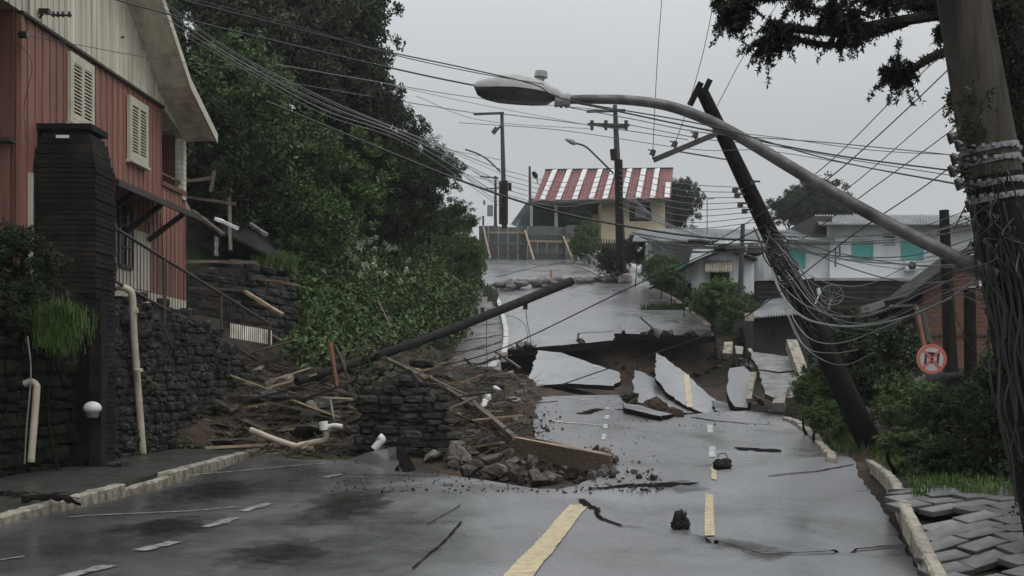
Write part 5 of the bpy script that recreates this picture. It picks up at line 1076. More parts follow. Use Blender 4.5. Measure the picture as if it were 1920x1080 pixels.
# brick house
t = thing('brick_house', P(1800,690,36), 'orange brick house with a dark gable edge on the right', 'house')
m_ = MB(); m_.prism([P(1730,690,36), P(1730,528,36), P(1810,480,36), P(1885,470,36), P(2050,520,36), P(2050,700,36)], (0,2.0,0)); m_.build('wall', M['brick'], t)
m_ = MB(); m_.prism([P(1700,556,35.5), P(1812,470,35.5), P(1890,440,35.5), P(1890,448,35.5), P(1814,480,35.5), P(1704,566,35.5)], (0,2.2,0)); m_.prism([P(1890,440,35.5), P(2080,530,35.5), P(2080,540,35.5), P(1890,448,35.5)], (0,2.2,0)); m_.build('roof', M['dark_roof'], t)
m_ = MB(); wallbox(m_,1731,625,1880,631,35.95,.1); m_.build('band_course', M['dark_wood'], t)
w_ = win(t,1838,517,1852,540,36,'glass','white_wall'); m_ = MB(); wallbox(m_,1842,548,1872,552,35.85,.2); m_.build('sill', M['white_wall'], w_)
t = thing('open_lean_to', P(1690,640,37), 'dark lean-to roof between the annex and the brick house', 'shed')
m_ = MB(); m_.prism([P(1622,590,38), P(1690,560,38), P(1735,545,38), P(1735,665,38), P(1625,660,38)], (0,4,0)); m_.build('wall', M['dark_void'], t)
m_ = MB(); corr(m_, P(1600,600,36.5), P(1738,560,36.5), P(1738,550,41), P(1640,578,41), 20, .04); m_.build('roof', M['dark_roof'], t)
m_ = MB(); m_.beam(P(1668,574,36.3), P(1718,572,36.3), .08,.08); m_.build('rail', M['grey_metal'], t)
t = thing('mesh_dish', P(1560,572,52), 'wire satellite dish before the black annex', 'dish')
m_ = MB(); c = P(1558,562,52)
for k in range(10): an = k*.628; m_.tube([c, c+Vector((math.cos(an)*.5, -.2, math.sin(an)*.45+.2))], .012, 4)
m_.tube([c+Vector((math.cos(k*.4)*.5, -.2, math.sin(k*.4)*.45+.2)) for k in range(17)], .018, 5); m_.tube([c, P(1552,585,52)], .04, 6); m_.build('frame', M['grey_metal'], t)
m_ = MB(); m_.tube([P(1534,540,52), P(1536,552,52)], .08, 8); m_.tube([P(1536,552,52), P(1526,576,52)], .03, 6); tag(m_.build('floodlight', M['white_plastic']), 'small white lamp left of the wire dish', 'lamp')
m_ = MB(); wallbox(m_,1690,700,1735,745,34,.2); tag(m_.build('garden_wall', M['pale_stone']), 'pale low wall below the no stopping sign', 'wall')
m_ = MB()
for i in range(10): m_.tube([P(1688+i*4.5,746,28), P(1688+i*4.5,765,28)], .015, 4)
m_.beam(P(1686,746,28), P(1732,744,28), .04,.04); tag(m_.build('garden_gate', M['rail']), 'small dark garden fence under the pale low wall', 'fence')

# no stopping sign
sg = thing('no_stopping_sign', P(1735,640,19.4), 'round red and white no stopping sign hanging askew beside the brick house', 'sign')
C0 = P(1747,673,19.2); m_ = MB(); m_.tube([P(1718,574,19.5), P(1734,655,19.3)], .035, 8); m_.build('post', M['rust'], sg)
m_ = MB(); m_.tube([C0+Vector((0,.02,0)), C0], .245, 32); m_.build('disc', M['sign_white'], sg)
m_ = MB(); vs = []; n = 40
for r_ in (.245, .195):
    for i in range(n): an = 2*math.pi*i/n; vs.append(C0+Vector((math.cos(an)*r_, -.006, math.sin(an)*r_)))
m_.add(vs, [(i, (i+1) % n, n+(i+1) % n, n+i) for i in range(n)])
rt = lambda x, z, a: Vector((x*math.cos(a)-z*math.sin(a), -.010, x*math.sin(a)+z*math.cos(a)))
for a in (R(47), R(133)): m_.beam(C0+rt(-.2,0,a), C0+rt(.2,0,a), .002, .036)
m_.build('ring', M['sign_red'], sg)
m_ = MB(); a = R(-96)
for (x0, z0, x1, z1) in ((-.09,-.12,-.09,.12),(-.09,.1,.1,.1),(-.09,0,.075,0),(-.09,-.1,.1,-.1)): p0, p1 = rt(x0,z0,a), rt(x1,z1,a); p0.y = p1.y = -.005; m_.beam(C0+p0, C0+p1, .002, .04)
m_.build('letter', M['sign_black'], sg)

# ------------------------------------------------------------------ pavers at the right
kpoly = poly_hit([(1692,925),(1750,903),(1840,900),(1960,935),(1960,1100),(1775,1100),(1742,1040),(1712,985)], pave_z)
def soil_z(x, y): return pave_z(x, y)-.10
tag(sheet('verge', [(4.2,8.5)]+poly_hit([(1768,1090),(1735,1020),(1712,975),(1690,930),(1672,895),(1650,872),(1635,864)], soil_z)+[(9.5,19),(12,9)], lambda x, y: soil_z(x, y)+.08*fbm(x*1.5, y*1.5), .25, .9, M['hill'], skirt_mat=M['soil']), kind='structure')
m_ = bmesh.new(); bmesh.ops.create_cube(m_, size=1); bmesh.ops.scale(m_, vec=(.405,.232,.06), verts=m_.verts); bmesh.ops.bevel(m_, geom=m_.edges[:], offset=.007, segments=1, affect='EDGES')
me = bpy.data.meshes.new('paver'); m_.to_mesh(me); m_.free(); me.materials.append(M['paver'])
r_ = random.Random(5); tilt_base = math.atan(.12); row = 0
yaw0 = .36; e1 = Vector((math.cos(yaw0), math.sin(yaw0))); e2 = Vector((-math.sin(yaw0), math.cos(yaw0)))
for row in range(-3, 24):
    for cc in range(-6, 14):
        p = Vector((3.6, 8.8))+e1*(.425*(cc+.5*(row % 2)))+e2*(.252*row); xo, yo = p.x+r_.uniform(-.012,.012), p.y+r_.uniform(-.012,.012)
        if not inpoly([xo], [yo], kpoly)[0] or yo > 13.4 or r_.random() < .03: continue
        o = bpy.data.objects.new('paver', me); col.objects.link(o); f_ = lambda a, b: float(pave_z(a, b))-.02+.16*float(fbm(a*.9, b*.9))
        z = f_(xo, yo); gx_ = (f_(xo+.1, yo)-z)/.1; gy_ = (f_(xo, yo+.1)-z)/.1
        n_ = Vector((-gx_+r_.gauss(0,.035), -gy_+r_.gauss(0,.045), 1)).normalized(); yw = yaw0+r_.gauss(0,.05); t_ = Vector((math.cos(yw), math.sin(yw), 0)); t_ = (t_-n_*t_.dot(n_)).normalized()
        o.rotation_euler = Matrix((t_, n_.cross(t_), n_)).transposed().to_euler(); o.location = (xo, yo, z+r_.uniform(-.01,.016))
        tag(o, 'loosened grey paving block '+('against the kerb' if xo < .36*yo+.55 else 'toward the pole')+', '+('front' if yo < 10.6 else 'middle' if yo < 11.8 else 'rear')+' rows of the buckled pavement', 'paver', 'loosened paving blocks at lower right')
# black lumps on the road, and small items
def lump(name, label, cat, c, sx, sy, sz, m, seed, spike=None, parent=None):
    r2 = random.Random(seed); bm = bmesh.new(); bmesh.ops.create_icosphere(bm, subdivisions=3, radius=1)
    for v in bm.verts:
        n = v.co.normalized(); f = 1+.14*math.sin(5*n.x+seed)+.1*math.sin(8*n.y+seed*2)+.07*math.sin(13*n.z+n.x*9)
        v.co = Vector((n.x*sx*f, n.y*sy*f, max(n.z, -.6)*sz*f+sz*.55))
        if spike and n.z > .5: v.co += Vector(spike)*((n.z-.5)/.5)**1.5*r2.uniform(.8, 1.1)
    me = bpy.data.meshes.new(name); bm.to_mesh(me); bm.free(); me.materials.append(m); o = bpy.data.objects.new(name, me); col.objects.link(o); o.location = c; return tag(o, label, cat)
o = lump('rubbish_bag', 'torn black bag with a ragged peak on the near road by the ledge', 'bag', S(1274,992), .11,.09,.085, M['black_bag'], 3, (.02,0,.1))
m_ = MB(); c = S(1274,992)
for i in range(9):
    b0 = c+Vector((random.uniform(-.06,.06), 0, random.uniform(.06,.15))); m_.add([b0, b0+Vector((.03,0,.02)), b0+Vector((random.uniform(-.09,.03),-.01,random.uniform(.03,.09)))], [(0,1,2)])
m_.build('torn_flap', M['black_bag'], o)
o = lump('rubbish_bag', 'round black bag with a handle beside the broken centre line', 'bag', S(1355,880), .15,.13,.12, M['black_bag'], 5)
m_ = MB(); c = S(1355,880)+Vector((0,0,.2)); m_.tube(catmull([c+Vector((-.08,0,0)), c+Vector((-.05,0,.06)), c+Vector((.05,0,.06)), c+Vector((.08,0,0))], 5), .008, 6); m_.build('handle', M['black_bag'], o)
lump('boulder', 'large dark soil boulder at the foot of the pointed slab', 'boulder', S(1228,772)-Vector((0,0,.1)), .42,.4,.35, M['soil'], 8)
lump('boulder', 'second dark boulder right of the large one at the slab foot', 'boulder', S(1262,780)-Vector((0,0,.1)), .28,.28,.22, M['soil'], 9)
lump('plastic_bag', 'pinkish plastic bag lying on the crest at the right end of the sandbags', 'bag', hit(1172,530,up_z,40), .42,.3,.32, M['pink'], 11)
m_ = MB(); m_.box(hit(1033,524,up_z,40)+Vector((0,0,.3)), (.12,.12,.6)); m_.box(hit(1033,524,up_z,40)+Vector((0,0,.03)), (.3,.3,.06)); tag(m_.build('marker_post', M['orange']), 'small orange marker post behind the sandbags', 'marker')
# sandbags
m_ = bmesh.new(); bmesh.ops.create_uvsphere(m_, u_segments=12, v_segments=8, radius=.5)
for v in m_.verts: v.co = Vector((math.copysign(abs(v.co.x*2)**.6, v.co.x)*.42, math.copysign(abs(v.co.y*2)**.7, v.co.y)*.26, v.co.z*.36))
sbm = bpy.data.meshes.new('sandbag'); bmesh.ops.scale(m_, vec=(.82,.82,.82), verts=m_.verts); m_.to_mesh(sbm); m_.free(); sbm.materials.append(M['sandbag']); [setattr(p, 'use_smooth', True) for p in sbm.polygons]
for i in range(58):
    t_ = random.random(); x = 922+t_*245; yv = np.interp(x, [922,960,1050,1110,1170], [546,545,538,530,528])+random.uniform(-5,1)
    q = hit(x, float(yv), up_z, 40); o = bpy.data.objects.new('sandbag', sbm); col.objects.link(o); o.location = q+Vector((0,0,random.choice([.1,.25,.38] if x < 1080 else [.1,.2])))
    o.rotation_euler = (random.gauss(0,.15), random.gauss(0,.15), random.gauss(.2,.4)); tag(o, 'grey sandbag in the row across the crest', 'sandbag', 'sandbags across the crest')
def stick_heap(name, label, cat, c, n, l_, m, seed, flat=.25):
    r2 = random.Random(seed); mb = MB()
    for _ in range(n):
        a = r2.uniform(0, 6.28); p0 = Vector((r2.gauss(0,l_*.25), r2.gauss(0,l_*.2), r2.uniform(0,.04))); p1 = p0+Vector((math.cos(a), math.sin(a)*.6, r2.uniform(-.1,flat)))*l_*r2.uniform(.3,.6)
        mb.tube([c+p0, c+(p0+p1)/2+Vector((0,0,.02)), c+p1], [.008,.006,.003], 4)
    return tag(mb.build(name, M[m]), label, cat)
stick_heap('wet_branch', 'dark clump of wet leaves lying over the left kerb', 'branch', Vector((-5.6,14.0,.19)), 50, .55, 'bark', 2)
m_ = MB(); m_.tube(catmull([hit(40,943,walk_z,9)+Vector((0,0,.04)), hit(90,942,walk_z,9)+Vector((0,0,.06)), hit(125,955,walk_z,9)+Vector((0,0,.12)), hit(150,962,road_z,9)+Vector((0,0,.1))], 6), [.035,.05,.03,.02]*4+[.02]*3, 7); tag(m_.build('wet_branch', M['bark']), 'dark stick reaching over the left kerb onto the road', 'branch')
for x, yv in ((150,873),(220,876),(8,930),(315,838)): stick_heap('leaf_clump', 'dark leaf clump on the left pavement by the wall foot', 'leaf clump', hit(x,yv,walk_z,9), 30, .4, 'bark', x, .1)['group'] = 'leaf clumps on the left pavement'

# ------------------------------------------------------------------ vegetation
def leaves_mesh(name, m, centres, per, spread, ls, seed=0, droop=.3, asp=.5):
    g = np.random.default_rng(seed); C2 = np.repeat(np.asarray(centres), per, axis=0); n = len(C2)
    off = g.normal(0, 1, (n, 3)); off /= np.linalg.norm(off, axis=1)[:, None]; off *= (g.random((n, 1))**.45)*np.asarray(spread).reshape(-1, 1) if np.ndim(spread) == 0 else (g.random((n, 1))**.45)*np.repeat(np.asarray(spread), per)[:, None]
    c = C2+off; a = g.normal(0, 1, (n, 3)); a[:, 2] -= droop; a /= np.linalg.norm(a, axis=1)[:, None]; b = np.cross(a, g.normal(0, 1, (n, 3))); b /= np.linalg.norm(b, axis=1)[:, None]
    s = ls*g.uniform(.6, 1.4, (n, 1)); V = np.empty((n, 4, 3)); V[:, 0] = c-a*s; V[:, 1] = c+b*s*asp; V[:, 2] = c+a*s; V[:, 3] = c-b*s*asp
    me = bpy.data.meshes.new(name); me.vertices.add(n*4); me.vertices.foreach_set('co', V.ravel()); me.loops.add(n*4); me.loops.foreach_set('vertex_index', np.arange(n*4))
    me.polygons.add(n); me.polygons.foreach_set('loop_start', np.arange(0, n*4, 4)); me.polygons.foreach_set('loop_total', np.full(n, 4)); me.materials.append(m); me.update(); me.validate(); return me
def crown_centres(n, seed, lobes=9, flat=.85):
    g = np.random.default_rng(seed); L0 = g.normal(0, 1, (lobes, 3)); L0 /= np.linalg.norm(L0, axis=1)[:, None]; L0 *= g.uniform(.35, .78, (lobes, 1)); rad = g.uniform(.22, .42, lobes)
    k_ = g.integers(0, lobes, n); o = g.normal(0, 1, (n, 3)); o /= np.linalg.norm(o, axis=1)[:, None]; c = L0[k_]+o*(g.random((n, 1))**.33)*rad[k_][:, None]; c[:, 2] *= flat; return c
CROWN = {}
def crown_pts(n, seed, lobes):
    a = crown_centres(n, seed, lobes); g = np.random.default_rng(seed+500); b = g.normal(0, 1, (n//5, 3)); b /= np.linalg.norm(b, axis=1)[:, None]; b *= g.uniform(.75, 1.12, (n//5, 1)); b[:, 2] *= .9
    return np.vstack([a, b])
for kind, mm in (('dark','leaf_dark'),('mid','leaf_mid'),('grey','leaf_grey'),('bright','leaf_bright')):
    for v in range(3): CROWN[kind, v] = leaves_mesh('crown', M[mm], crown_pts(520, 10*v+len(kind), 16), 46, .11, .033, v+3)
for v in range(2): CROWN['sparse', v] = leaves_mesh('crown', M['leaf_dark'], crown_centres(200, 77+v, 9), 40, .11, .022, v+30)
def tree(name, label, cat, px, py, rp_, d, kind='dark', v=0, asp=1.0, group=None, base=None, trunk=True, tr=.14):
    c = P(px, py, d); r_ = rp_*d/FP; b = Vector(base) if base is not None else Vector((c.x+random.uniform(-.3,.3), c.y+.3, min(float(tz(c.x, c.y)), c.z-r_*.6)))
    t_ = thing(name, b, label, cat, group)
    o = bpy.data.objects.new('crown', CROWN[kind, v]); col.objects.link(o); o.parent = t_; o.location = c-b; o.scale = (r_*1.12, r_*1.12, r_*asp*1.12); o.rotation_euler = (0, 0, random.uniform(0, 6.28))
    m2 = MB(); k1 = Vector((random.uniform(-.3,.3), random.uniform(-.2,.2), 0)); m2.tube(catmull([b-Vector((0,0,.3)), b.lerp(c, .45)+k1, c], 5), [tr*(1-.07*i) for i in range(11)], 8)
    g = random.Random(int(px*7+py))
    for i in range(11):
        e = Vector((g.gauss(0,1), g.gauss(0,1), g.gauss(.25,.7))).normalized()*r_*g.uniform(.6, .95); s0 = b.lerp(c, g.uniform(.6, 1)); m2.tube(catmull([s0, s0.lerp(c+e, .5)+Vector((g.uniform(-.1,.1),0,g.uniform(-.1,.15)))*r_, c+e], 4), [tr*.4*(1-.09*k2) for k2 in range(9)], 5)
    m2.build('trunk' if trunk else 'stems', M['bark'], t_, smooth=True, fix=False); return t_
HT = [(395,40,130,40,'grey',0,1.1,'tall grey-green tree above the roof edge of the red house'),(520,50,120,45,'grey',1,1.1,'grey-green tree at the top between roof and summit trees'),(640,50,95,48,'dark',0,1.2,'dark tall tree at the sky edge of the hill top'),
(625,170,105,47,'grey',2,1.1,'loose grey-green tree below the tallest summit tree'),(430,180,115,37,'mid',0,1.0,'ivy-green tree close behind the red house roof'),(525,150,105,44,'grey',0,1.0,'dull tree crossed by the fan of thin wires'),(520,275,105,42,'mid',1,1.0,'dark tree in the middle of the left slope'),
(670,270,90,50,'dark',2,1.2,'dark upright tree left of the hill notch'),(735,250,62,54,'dark',0,1.1,'dark tree at the hill notch against the sky'),(800,300,62,58,'sparse',0,1.0,'sparse dark tree against the sky at the right of the hill'),(800,330,60,60,'dark',1,.9,'rounded dark tree below the sparse one'),
(620,340,105,45,'bright',1,.9,'mid green tree over the wire in the hill middle'),(740,375,90,50,'dark',2,.9,'dark tree just above the white blossoms'),(850,415,46,58,'mid',2,.8,'small mid green tree at the right end of the slope'),(385,275,90,35,'dark',0,1.1,'dark tree right behind the porch'),(470,380,95,38,'dark',1,1.0,'dark tree over the collapsed shed'),(560,420,90,40,'bright',0,.9,'leafy tree above the lawn strip'),
(680,110,50,49,'sparse',1,1.6,'thin twiggy tree on the right edge of the summit'),(345,110,80,37,'dark',2,1.2,'dark tree peeping behind the gable roof'),(868,478,40,54,'bright',0,1.1,'light green bush-like tree beside the hoarding')]
for i, (px, py, rr, d, kd, v, asp, lb) in enumerate(HT): tree('hillside_tree', lb, 'tree', px, py, rr, d, kd, v, asp, 'trees on the left hillside')
# thicket on the bank: uncountable shrubs
def thicket(name, label, m, poly_px, n, d0, d1, h, per, ls, seed, spread=.35, front=.0):
    g = random.Random(seed); cs = []; xs = [p[0] for p in poly_px]; ys = [p[1] for p in poly_px]
    while len(cs) < n:
        x = g.uniform(min(xs), max(xs)); yv = g.uniform(min(ys), max(ys))
        if not inpoly([x], [yv], poly_px)[0]: continue
        q = hit(x, yv, tz, d0, d1)
        lumpy = .5+1.0*float(vnoise(q.x*.9+seed, q.z*.9+seed))
        cs.append(q+Vector((g.uniform(-.2,.2), -g.random()*h*lumpy-front, g.random()*h*.6*lumpy-.15)))
    me = leaves_mesh(name, m, [tuple(c) for c in cs], per, spread, ls, seed); o = bpy.data.objects.new(name, me); col.objects.link(o); return tag(o, label, 'shrubs', kind='stuff')
BANK = [(520,480),(560,430),(700,400),(860,390),(905,430),(893,560),(880,610),(835,655),(700,660),(600,690),(555,680),(560,620),(520,560)]
thicket('thicket', 'dense mid green shrub cover on the left bank above the slide', M['leaf_mid'], BANK, 1900, 30, 75, 1.4, 26, .10, 21)
thicket('thicket', 'tall green mass spilling to the upper pavement edge', M['leaf_mid'], [(790,400),(880,400),(897,470),(893,575),(868,615),(800,600)], 620, 30, 75, 2.6, 26, .095, 27, .4)
thicket('thicket', 'darker foliage filling the left bank', M['leaf_dark'], BANK+[(480,560),(470,480)], 800, 30, 75, .8, 24, .085, 22)
thicket('thicket', 'green broadleaf cover on the higher slope', M['leaf_mid'], [(480,300),(640,230),(760,330),(800,420),(640,430),(520,430)], 700, 28, 80, 3.4, 26, .10, 28, .45)
thicket('thicket', 'bright leaf clumps on the left bank beside the upper pavement', M['leaf_bright'], [(620,400),(860,420),(890,560),(830,640),(700,600),(640,520)], 260, 30, 75, 1.7, 22, .07, 23, .25)
thicket('thicket', 'dark undergrowth on the upper hillside', M['leaf_dark'], [(345,60),(700,60),(760,250),(830,330),(860,420),(560,470),(350,420)], 1300, 28, 90, 1.5, 22, .11, 24, .5)
thicket('thicket', 'sparse weeds creeping over the slide below the fallen pole', M['leaf_mid'], [(640,660),(800,650),(820,690),(700,700),(560,720)], 90, 20, 60, .5, 18, .05, 25, .2)
thicket('thicket', 'weeds along the foot of the left stone walls', M['leaf_mid'], [(205,810),(300,820),(400,800),(420,835),(205,855)], 70, 10, 40, .12, 16, .035, 26, .12)
cs = []
for _ in range(90):
    x = random.uniform(670, 850); yv = random.uniform(400, 580); q = hit(x, yv, tz, 30, 75); cs.append(q+Vector((0,-3.0,.9)))
cs += [tuple(hit(x, yv, tz, 30, 75)+Vector((0,-1.5,.3))) for x, yv in ((595,640),(620,655),(560,400),(700,520))]
o = bpy.data.objects.new('blossoms', leaves_mesh('blossoms', M['petal'], [tuple(c) for c in cs], 30, .13, .05, 5, asp=.8)); col.objects.link(o); tag(o, 'pale round blossom heads dotted over the bank shrubs', 'blossoms', kind='stuff')
thicket('thicket', 'vines climbing the foot of the leaning pole', M['leaf_dark'], [(1545,690),(1580,690),(1650,840),(1590,845)], 90, 23, 60, .3, 22, .04, 34, .18)
thicket('thicket', 'dark overgrown plants behind the broken pavers at the right', M['leaf_dark'], [(1700,760),(1760,700),(1930,690),(1930,908),(1700,895)], 620, 12, 40, .5, 26, .03, 31, .16)
thicket('thicket', 'green leafy plants among the dark ones at the right edge', M['leaf_mid'], [(1760,720),(1930,700),(1930,880),(1780,880)], 130, 12, 40, .6, 22, .03, 32, .14)
thicket('thicket', 'light green scrub on the bank right of the upper road', M['leaf_bright'], [(1215,505),(1290,500),(1400,545),(1420,620),(1370,640),(1320,590),(1240,540)], 260, 44, 72, .7, 24, .07, 35, .3)
thicket('thicket', 'moss and creepers hanging over the leaning chunk of wall', M['leaf_dark'], [(660,670),(790,660),(830,720),(830,800),(780,840),(670,800)], 170, 20, 26, .35, 24, .03, 33, .16)
# individually visible bushes
def bush(label, px, py, rr, d, kd, v, asp=.8, name='bush', group=None): return tree(name, label, 'bush', px, py, rr, d, kd, v, asp, group, trunk=False, tr=.04)
bush('dark bush filling the left edge above the mossy wall', 30, 500, 80, 18.6, 'dark', 0, 1.0)
bush('dark ivy clump left of the pillar', 20, 580, 70, 18.4, 'dark', 1, .8)
bush('ivy hanging over the mossy wall top', 110, 600, 60, 18.8, 'dark', 2, .8)
bush('large dark bush under the leaning pole', 1625, 690, 100, 27.5, 'dark', 1, 1.0)
bush('lower dark bush in front of the leaning pole foot', 1705, 765, 66, 23.5, 'mid', 2, .9)
bush('olive treetop behind the low cable loop', 1580, 600, 45, 34, 'grey', 1, .6)
bush('bright green bush beside the slipped slabs', 1525, 735, 42, 28, 'bright', 1, 1.1)
bush('green bush left of the leaning pole foot', 1540, 775, 34, 26.5, 'mid', 1, .9)
bush('dark shrub at the far right under the pole', 1880, 760, 85, 15, 'dark', 0, 1.1)
bush('green-tinged shrub before the brick house', 1860, 700, 48, 20, 'mid', 2, .9)
bush('dark shrub behind the pavers', 1800, 860, 70, 15.5, 'dark', 2, .6)
bush('dark shrub around the grey-green post', 1790, 790, 62, 17.8, 'dark', 1, 1.1)
bush('dense shade bush right of the sign', 1700, 830, 50, 19, 'mid', 0, .5)
bush('small dark plant behind the curved kerb end', 1690, 830, 24, 24, 'dark', 1, .9)
bush('leafy vine clump right of the upper road', 1345, 560, 48, 52, 'bright', 0, .8)
bush('green bush on the slope below the small shed', 1385, 590, 42, 50, 'mid', 1, 1.0)
bush('low green growth at the crest kerb', 1250, 520, 42, 62, 'bright', 2, .5)
bush('shrub before the low white house', 1235, 500, 34, 64, 'mid', 0, .8)
bush('shrub around the foot of the crest pole', 1150, 490, 32, 73, 'dark', 1, .9)
bush('dark bush at the right end of the hoarding', 1098, 455, 26, 84, 'mid', 2, 1.5)
bush('shrub between the crest pole and the white house', 1195, 470, 28, 70, 'dark', 0, .9)
bush('dark bush in the porch of the striped house', 1085, 410, 26, 91, 'dark', 2, .9)
bush('green edge growth beside the right kerb of the upper road', 1300, 545, 30, 57, 'mid', 2, .6)
bush('dark growth under the slim pole', 1400, 640, 26, 47, 'dark', 0, 1.2)
tree('round_tree', 'rounded dark tree behind the right end of the striped roof', 'tree', 1275, 385, 38, 100, 'dark', 1, 1.4)
tree('round_tree', 'pale hazy tree behind the white house roof', 'tree', 1530, 385, 72, 105, 'dark', 0, .75)
tree('round_tree', 'smaller hazy tree left of the one behind the white house', 'tree', 1480, 395, 38, 102, 'dark', 2, .7)
# grass
def grass(name, label, pts, n, l_, m, seed, surf=None, kind='stuff', spr=None):
    g = random.Random(seed); mb = MB()
    for _ in range(n):
        q = pts(g); a = g.uniform(0, 6.28); b = Vector((math.cos(a), math.sin(a), 0)); L2 = l_*g.uniform(.5, 1.3); w = b.cross(Vector((0,0,1)))*.006*max(1, q.y/14); k2 = g.uniform(.1, .6)
        p1 = q+Vector((0,0,L2*.6))+b*L2*.25*k2; p2 = q+Vector((0,0,L2*(1-.4*k2)))+b*L2*.75*k2; mb.add([q-w, q+w, p1+w*.7, p1-w*.7, p2], [(0,1,2,3),(3,2,4)])
    o = mb.build(name, M[m], fix=False); return tag(o, label, 'grass', kind=kind)
def area(poly, zf=surf_z, d0=9):
    xs = [p[0] for p in poly]; ys = [p[1] for p in poly]
    def f(g):
        while True:
            x = g.uniform(min(xs), max(xs)); yv = g.uniform(min(ys), max(ys))
            if inpoly([x], [yv], poly)[0]: return hit(x, yv, zf, d0, 60)
    return f
grass('grass', 'green grass verge behind the right kerb', area([(1590,835),(1640,815),(1760,815),(1830,840),(1850,900),(1740,905),(1680,890),(1640,860)]), 3000, .13, 'grass', 1)
grass('grass', 'rough grass around the leaning pole foot', area([(1500,790),(1570,780),(1640,830),(1600,855),(1560,850)]), 900, .2, 'grass', 2)
grass('grass', 'grass slope right of the upper road', area([(1200,515),(1300,540),(1380,600),(1400,640),(1345,620),(1300,580),(1215,535)], d0=30), 2200, .35, 'grass', 3)
grass('lawn_strip', 'bright grass strip behind the fallen railing', lambda g: P(g.uniform(475,555), g.uniform(488,512), 35.5)+Vector((0,g.uniform(-.5,.5),0)), 1300, .3, 'grass', 4)
grass('verge_weeds', 'weeds among the loosened pavers', area(kpoly and [(1700,900),(1780,895),(1920,910),(1920,930),(1760,925),(1710,940)], pave_z), 900, .12, 'grass', 5)
tf = P(112,612,18.3)
grass('grass_tuft', 'bright arching grass tuft hanging on the mossy wall', lambda g: tf+Vector((g.gauss(0,.17), g.uniform(-.2,.1), g.gauss(-.12,.13))), 3800, .30, 'grass', 6, kind=None)

cr_ = bpy.data.objects.new('creeper', leaves_mesh('creeper', M['leaf_dark'], np.array(_cc)-np.array(sp_.location), 26, .09, .018, 41)); col.objects.link(cr_); cr_.parent = sp_
# ------------------------------------------------------------------ araucaria at the right
ar = thing('araucaria', (7.4, 13.5, .3), 'dark araucaria behind the right pole with drooping spiky branches', 'tree')
m_ = MB(); q = [P(1893+(yy-0)*.1, yy, 13.5) for yy in np.linspace(800, -500, 14)]; m_.tube(q, [.30-.008*i for i in range(14)], 14); m_.build('trunk', M['bark'], ar, smooth=True, fix=False)
def needles(mb, path, r, n, l_, seed, droop=.25):
    g = random.Random(seed)
    for _ in range(n):
        i = g.random()*(len(path)-1); k2 = int(i); p = path[k2].lerp(path[min(k2+1, len(path)-1)], i-k2)
        a = Vector((g.gauss(0,1), g.gauss(0,1), g.gauss(0,1)-droop)).normalized(); s = p+a*r*g.random(); e = s+a*l_*g.uniform(.5,1.2); w = a.cross(Vector((g.gauss(0,1), g.gauss(0,1), g.gauss(0,1)))).normalized()*.011
        mb.add([s-w, s+w, e], [(0,1,2)])
def abranch(pts, d1, d2, r0, tuft=None, seed=0):
    q = pxpath(pts, d1, d2, 6); m2 = MB(); m2.tube(q, [r0*(1-.6*i/len(q)) for i in range(len(q))], 7); o = m2.build('branch', M['bark'], ar, fix=False)
    m3 = MB(); needles(m3, q, .045, int(900*len(q)/20), .055, seed); m3.build('needles', M['needle'], o, fix=False); return q
abranch([(1880,10),(1760,28),(1650,46),(1570,60),(1480,52),(1440,40)], 13.4, 12.2, .075, seed=1)
abranch([(1700,42),(1640,62),(1570,84),(1500,75),(1465,55)], 13, 12.2, .05, seed=2)
abranch([(1870,70),(1790,92),(1745,108),(1712,128),(1700,130)], 13.3, 12.5, .07, seed=3)
abranch([(1870,-10),(1760,8),(1640,-2),(1560,-10)], 13.3, 12.6, .06, seed=4)
abranch([(1560,-8),(1480,-5),(1400,2),(1370,10)], 12.4, 12.2, .035, seed=5)
abranch([(1890,60),(1910,100),(1960,120)], 13.3, 13.0, .05, seed=6)
def tuft(px, py, rx, ry, n, seed, d=12.3, strands=34):
    g = random.Random(seed); mb = MB(); c = P(px, py, d)
    for _ in range(strands):
        a = Vector((g.gauss(0,1)*rx/FP*d, g.gauss(0,.6)*rx/FP*d, (g.gauss(0,1)-.25)*ry/FP*d))*.75; pth = catmull([c, c+a*.55+Vector((0,0,.03)), c+a+Vector((0,0,-.05))], 4); needles(mb, pth, .018, n, .05, seed+_*3, .5)
    mb.build('needle_tuft', M['needle'], ar, fix=False)
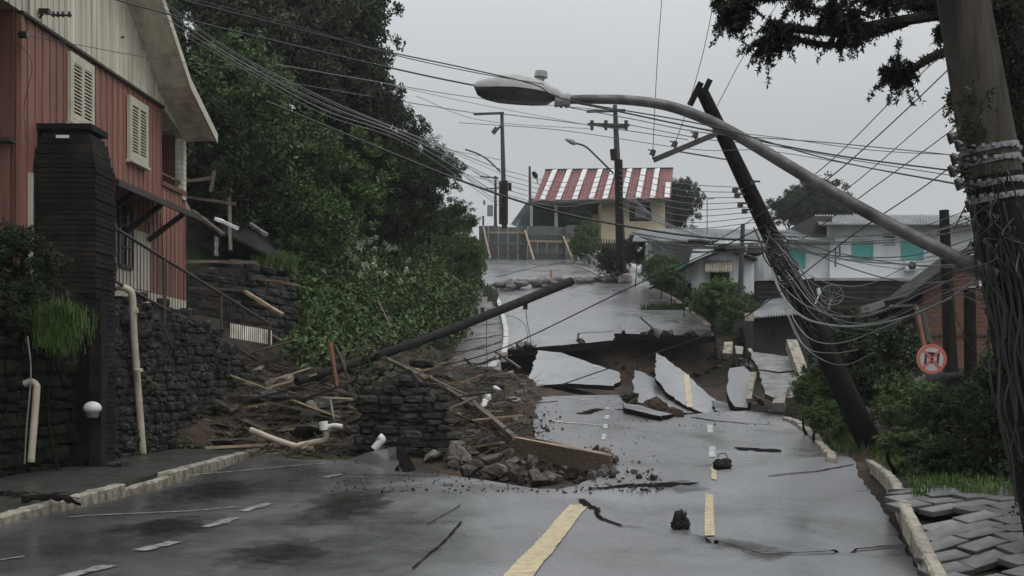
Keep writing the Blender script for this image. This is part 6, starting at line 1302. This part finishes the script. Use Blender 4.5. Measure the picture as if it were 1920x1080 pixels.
tuft(1462,62,34,30,110,1,strands=46); tuft(1445,80,26,24,90,2); tuft(1388,18,32,26,110,3,strands=46); tuft(1372,36,20,18,80,17); tuft(1680,138,32,30,120,4,12.5,46); tuft(1590,42,34,34,120,5,strands=50); tuft(1560,28,28,28,90,6);  tuft(1655,6,40,16,90,7,12.8,40); tuft(1725,10,40,14,80,8,13,34); tuft(1600,70,16,14,40,9); tuft(1765,60,14,12,40,10,12.9); tuft(1790,186,12,14,40,11,12.9); tuft(1500,8,26,10,40,12); tuft(1875,40,22,45,60,13,12.9,44); tuft(1900,150,22,60,60,14,12.9,44); tuft(1895,280,16,60,50,15,12.9,30); tuft(1350,8,8,8,30,16)

# loose boards thrown through the slide
_g = random.Random(77)
for i in range(210):
    x = _g.uniform(390, 960); yv = _g.uniform(670, 850)
    q = S(x, yv)
    if inpoly([q.x], [q.y], road_poly)[0]: continue
    a = _g.uniform(-.7, .7)+(math.pi if _g.random() < .5 else 0); l_ = _g.uniform(.35, 1.9); t_ = Vector((math.cos(a), math.sin(a), _g.uniform(-.15, .35)))*l_
    mb = MB(); mb.beam(q+Vector((0,0,.08)), q+t_+Vector((0,0,.12)), _g.uniform(.08, .2), _g.uniform(.02, .05))
    tag(mb.build('board', M[['wood','wood2','dark_wood','stone','wood2'][i % 5]]), ['pale splintered','brown','black wet','grey muddy','long brown'][i % 5]+' loose board '+('by the fallen wall stones' if x < 600 else 'beside the leaning wall' if x < 780 else 'on the slip face'), 'board', 'loose boards in the landslide')
# thin rain haze over the whole street
hz = MB(); hz.box((0, 420, 58), (1500, 1060, 130)); hm = bpy.data.materials.new('rain haze'); hm.use_nodes = True
hn = hm.node_tree.nodes; hn.clear(); ho = hn.new('ShaderNodeOutputMaterial'); hv = hn.new('ShaderNodeVolumePrincipled'); hv.inputs['Color'].default_value = (.93,.95,.97,1); hv.inputs['Density'].default_value = .0005; hv.inputs['Anisotropy'].default_value = .2
hm.node_tree.links.new(hv.outputs[0], ho.inputs['Volume']); tag(hz.build('haze', hm), kind='stuff')
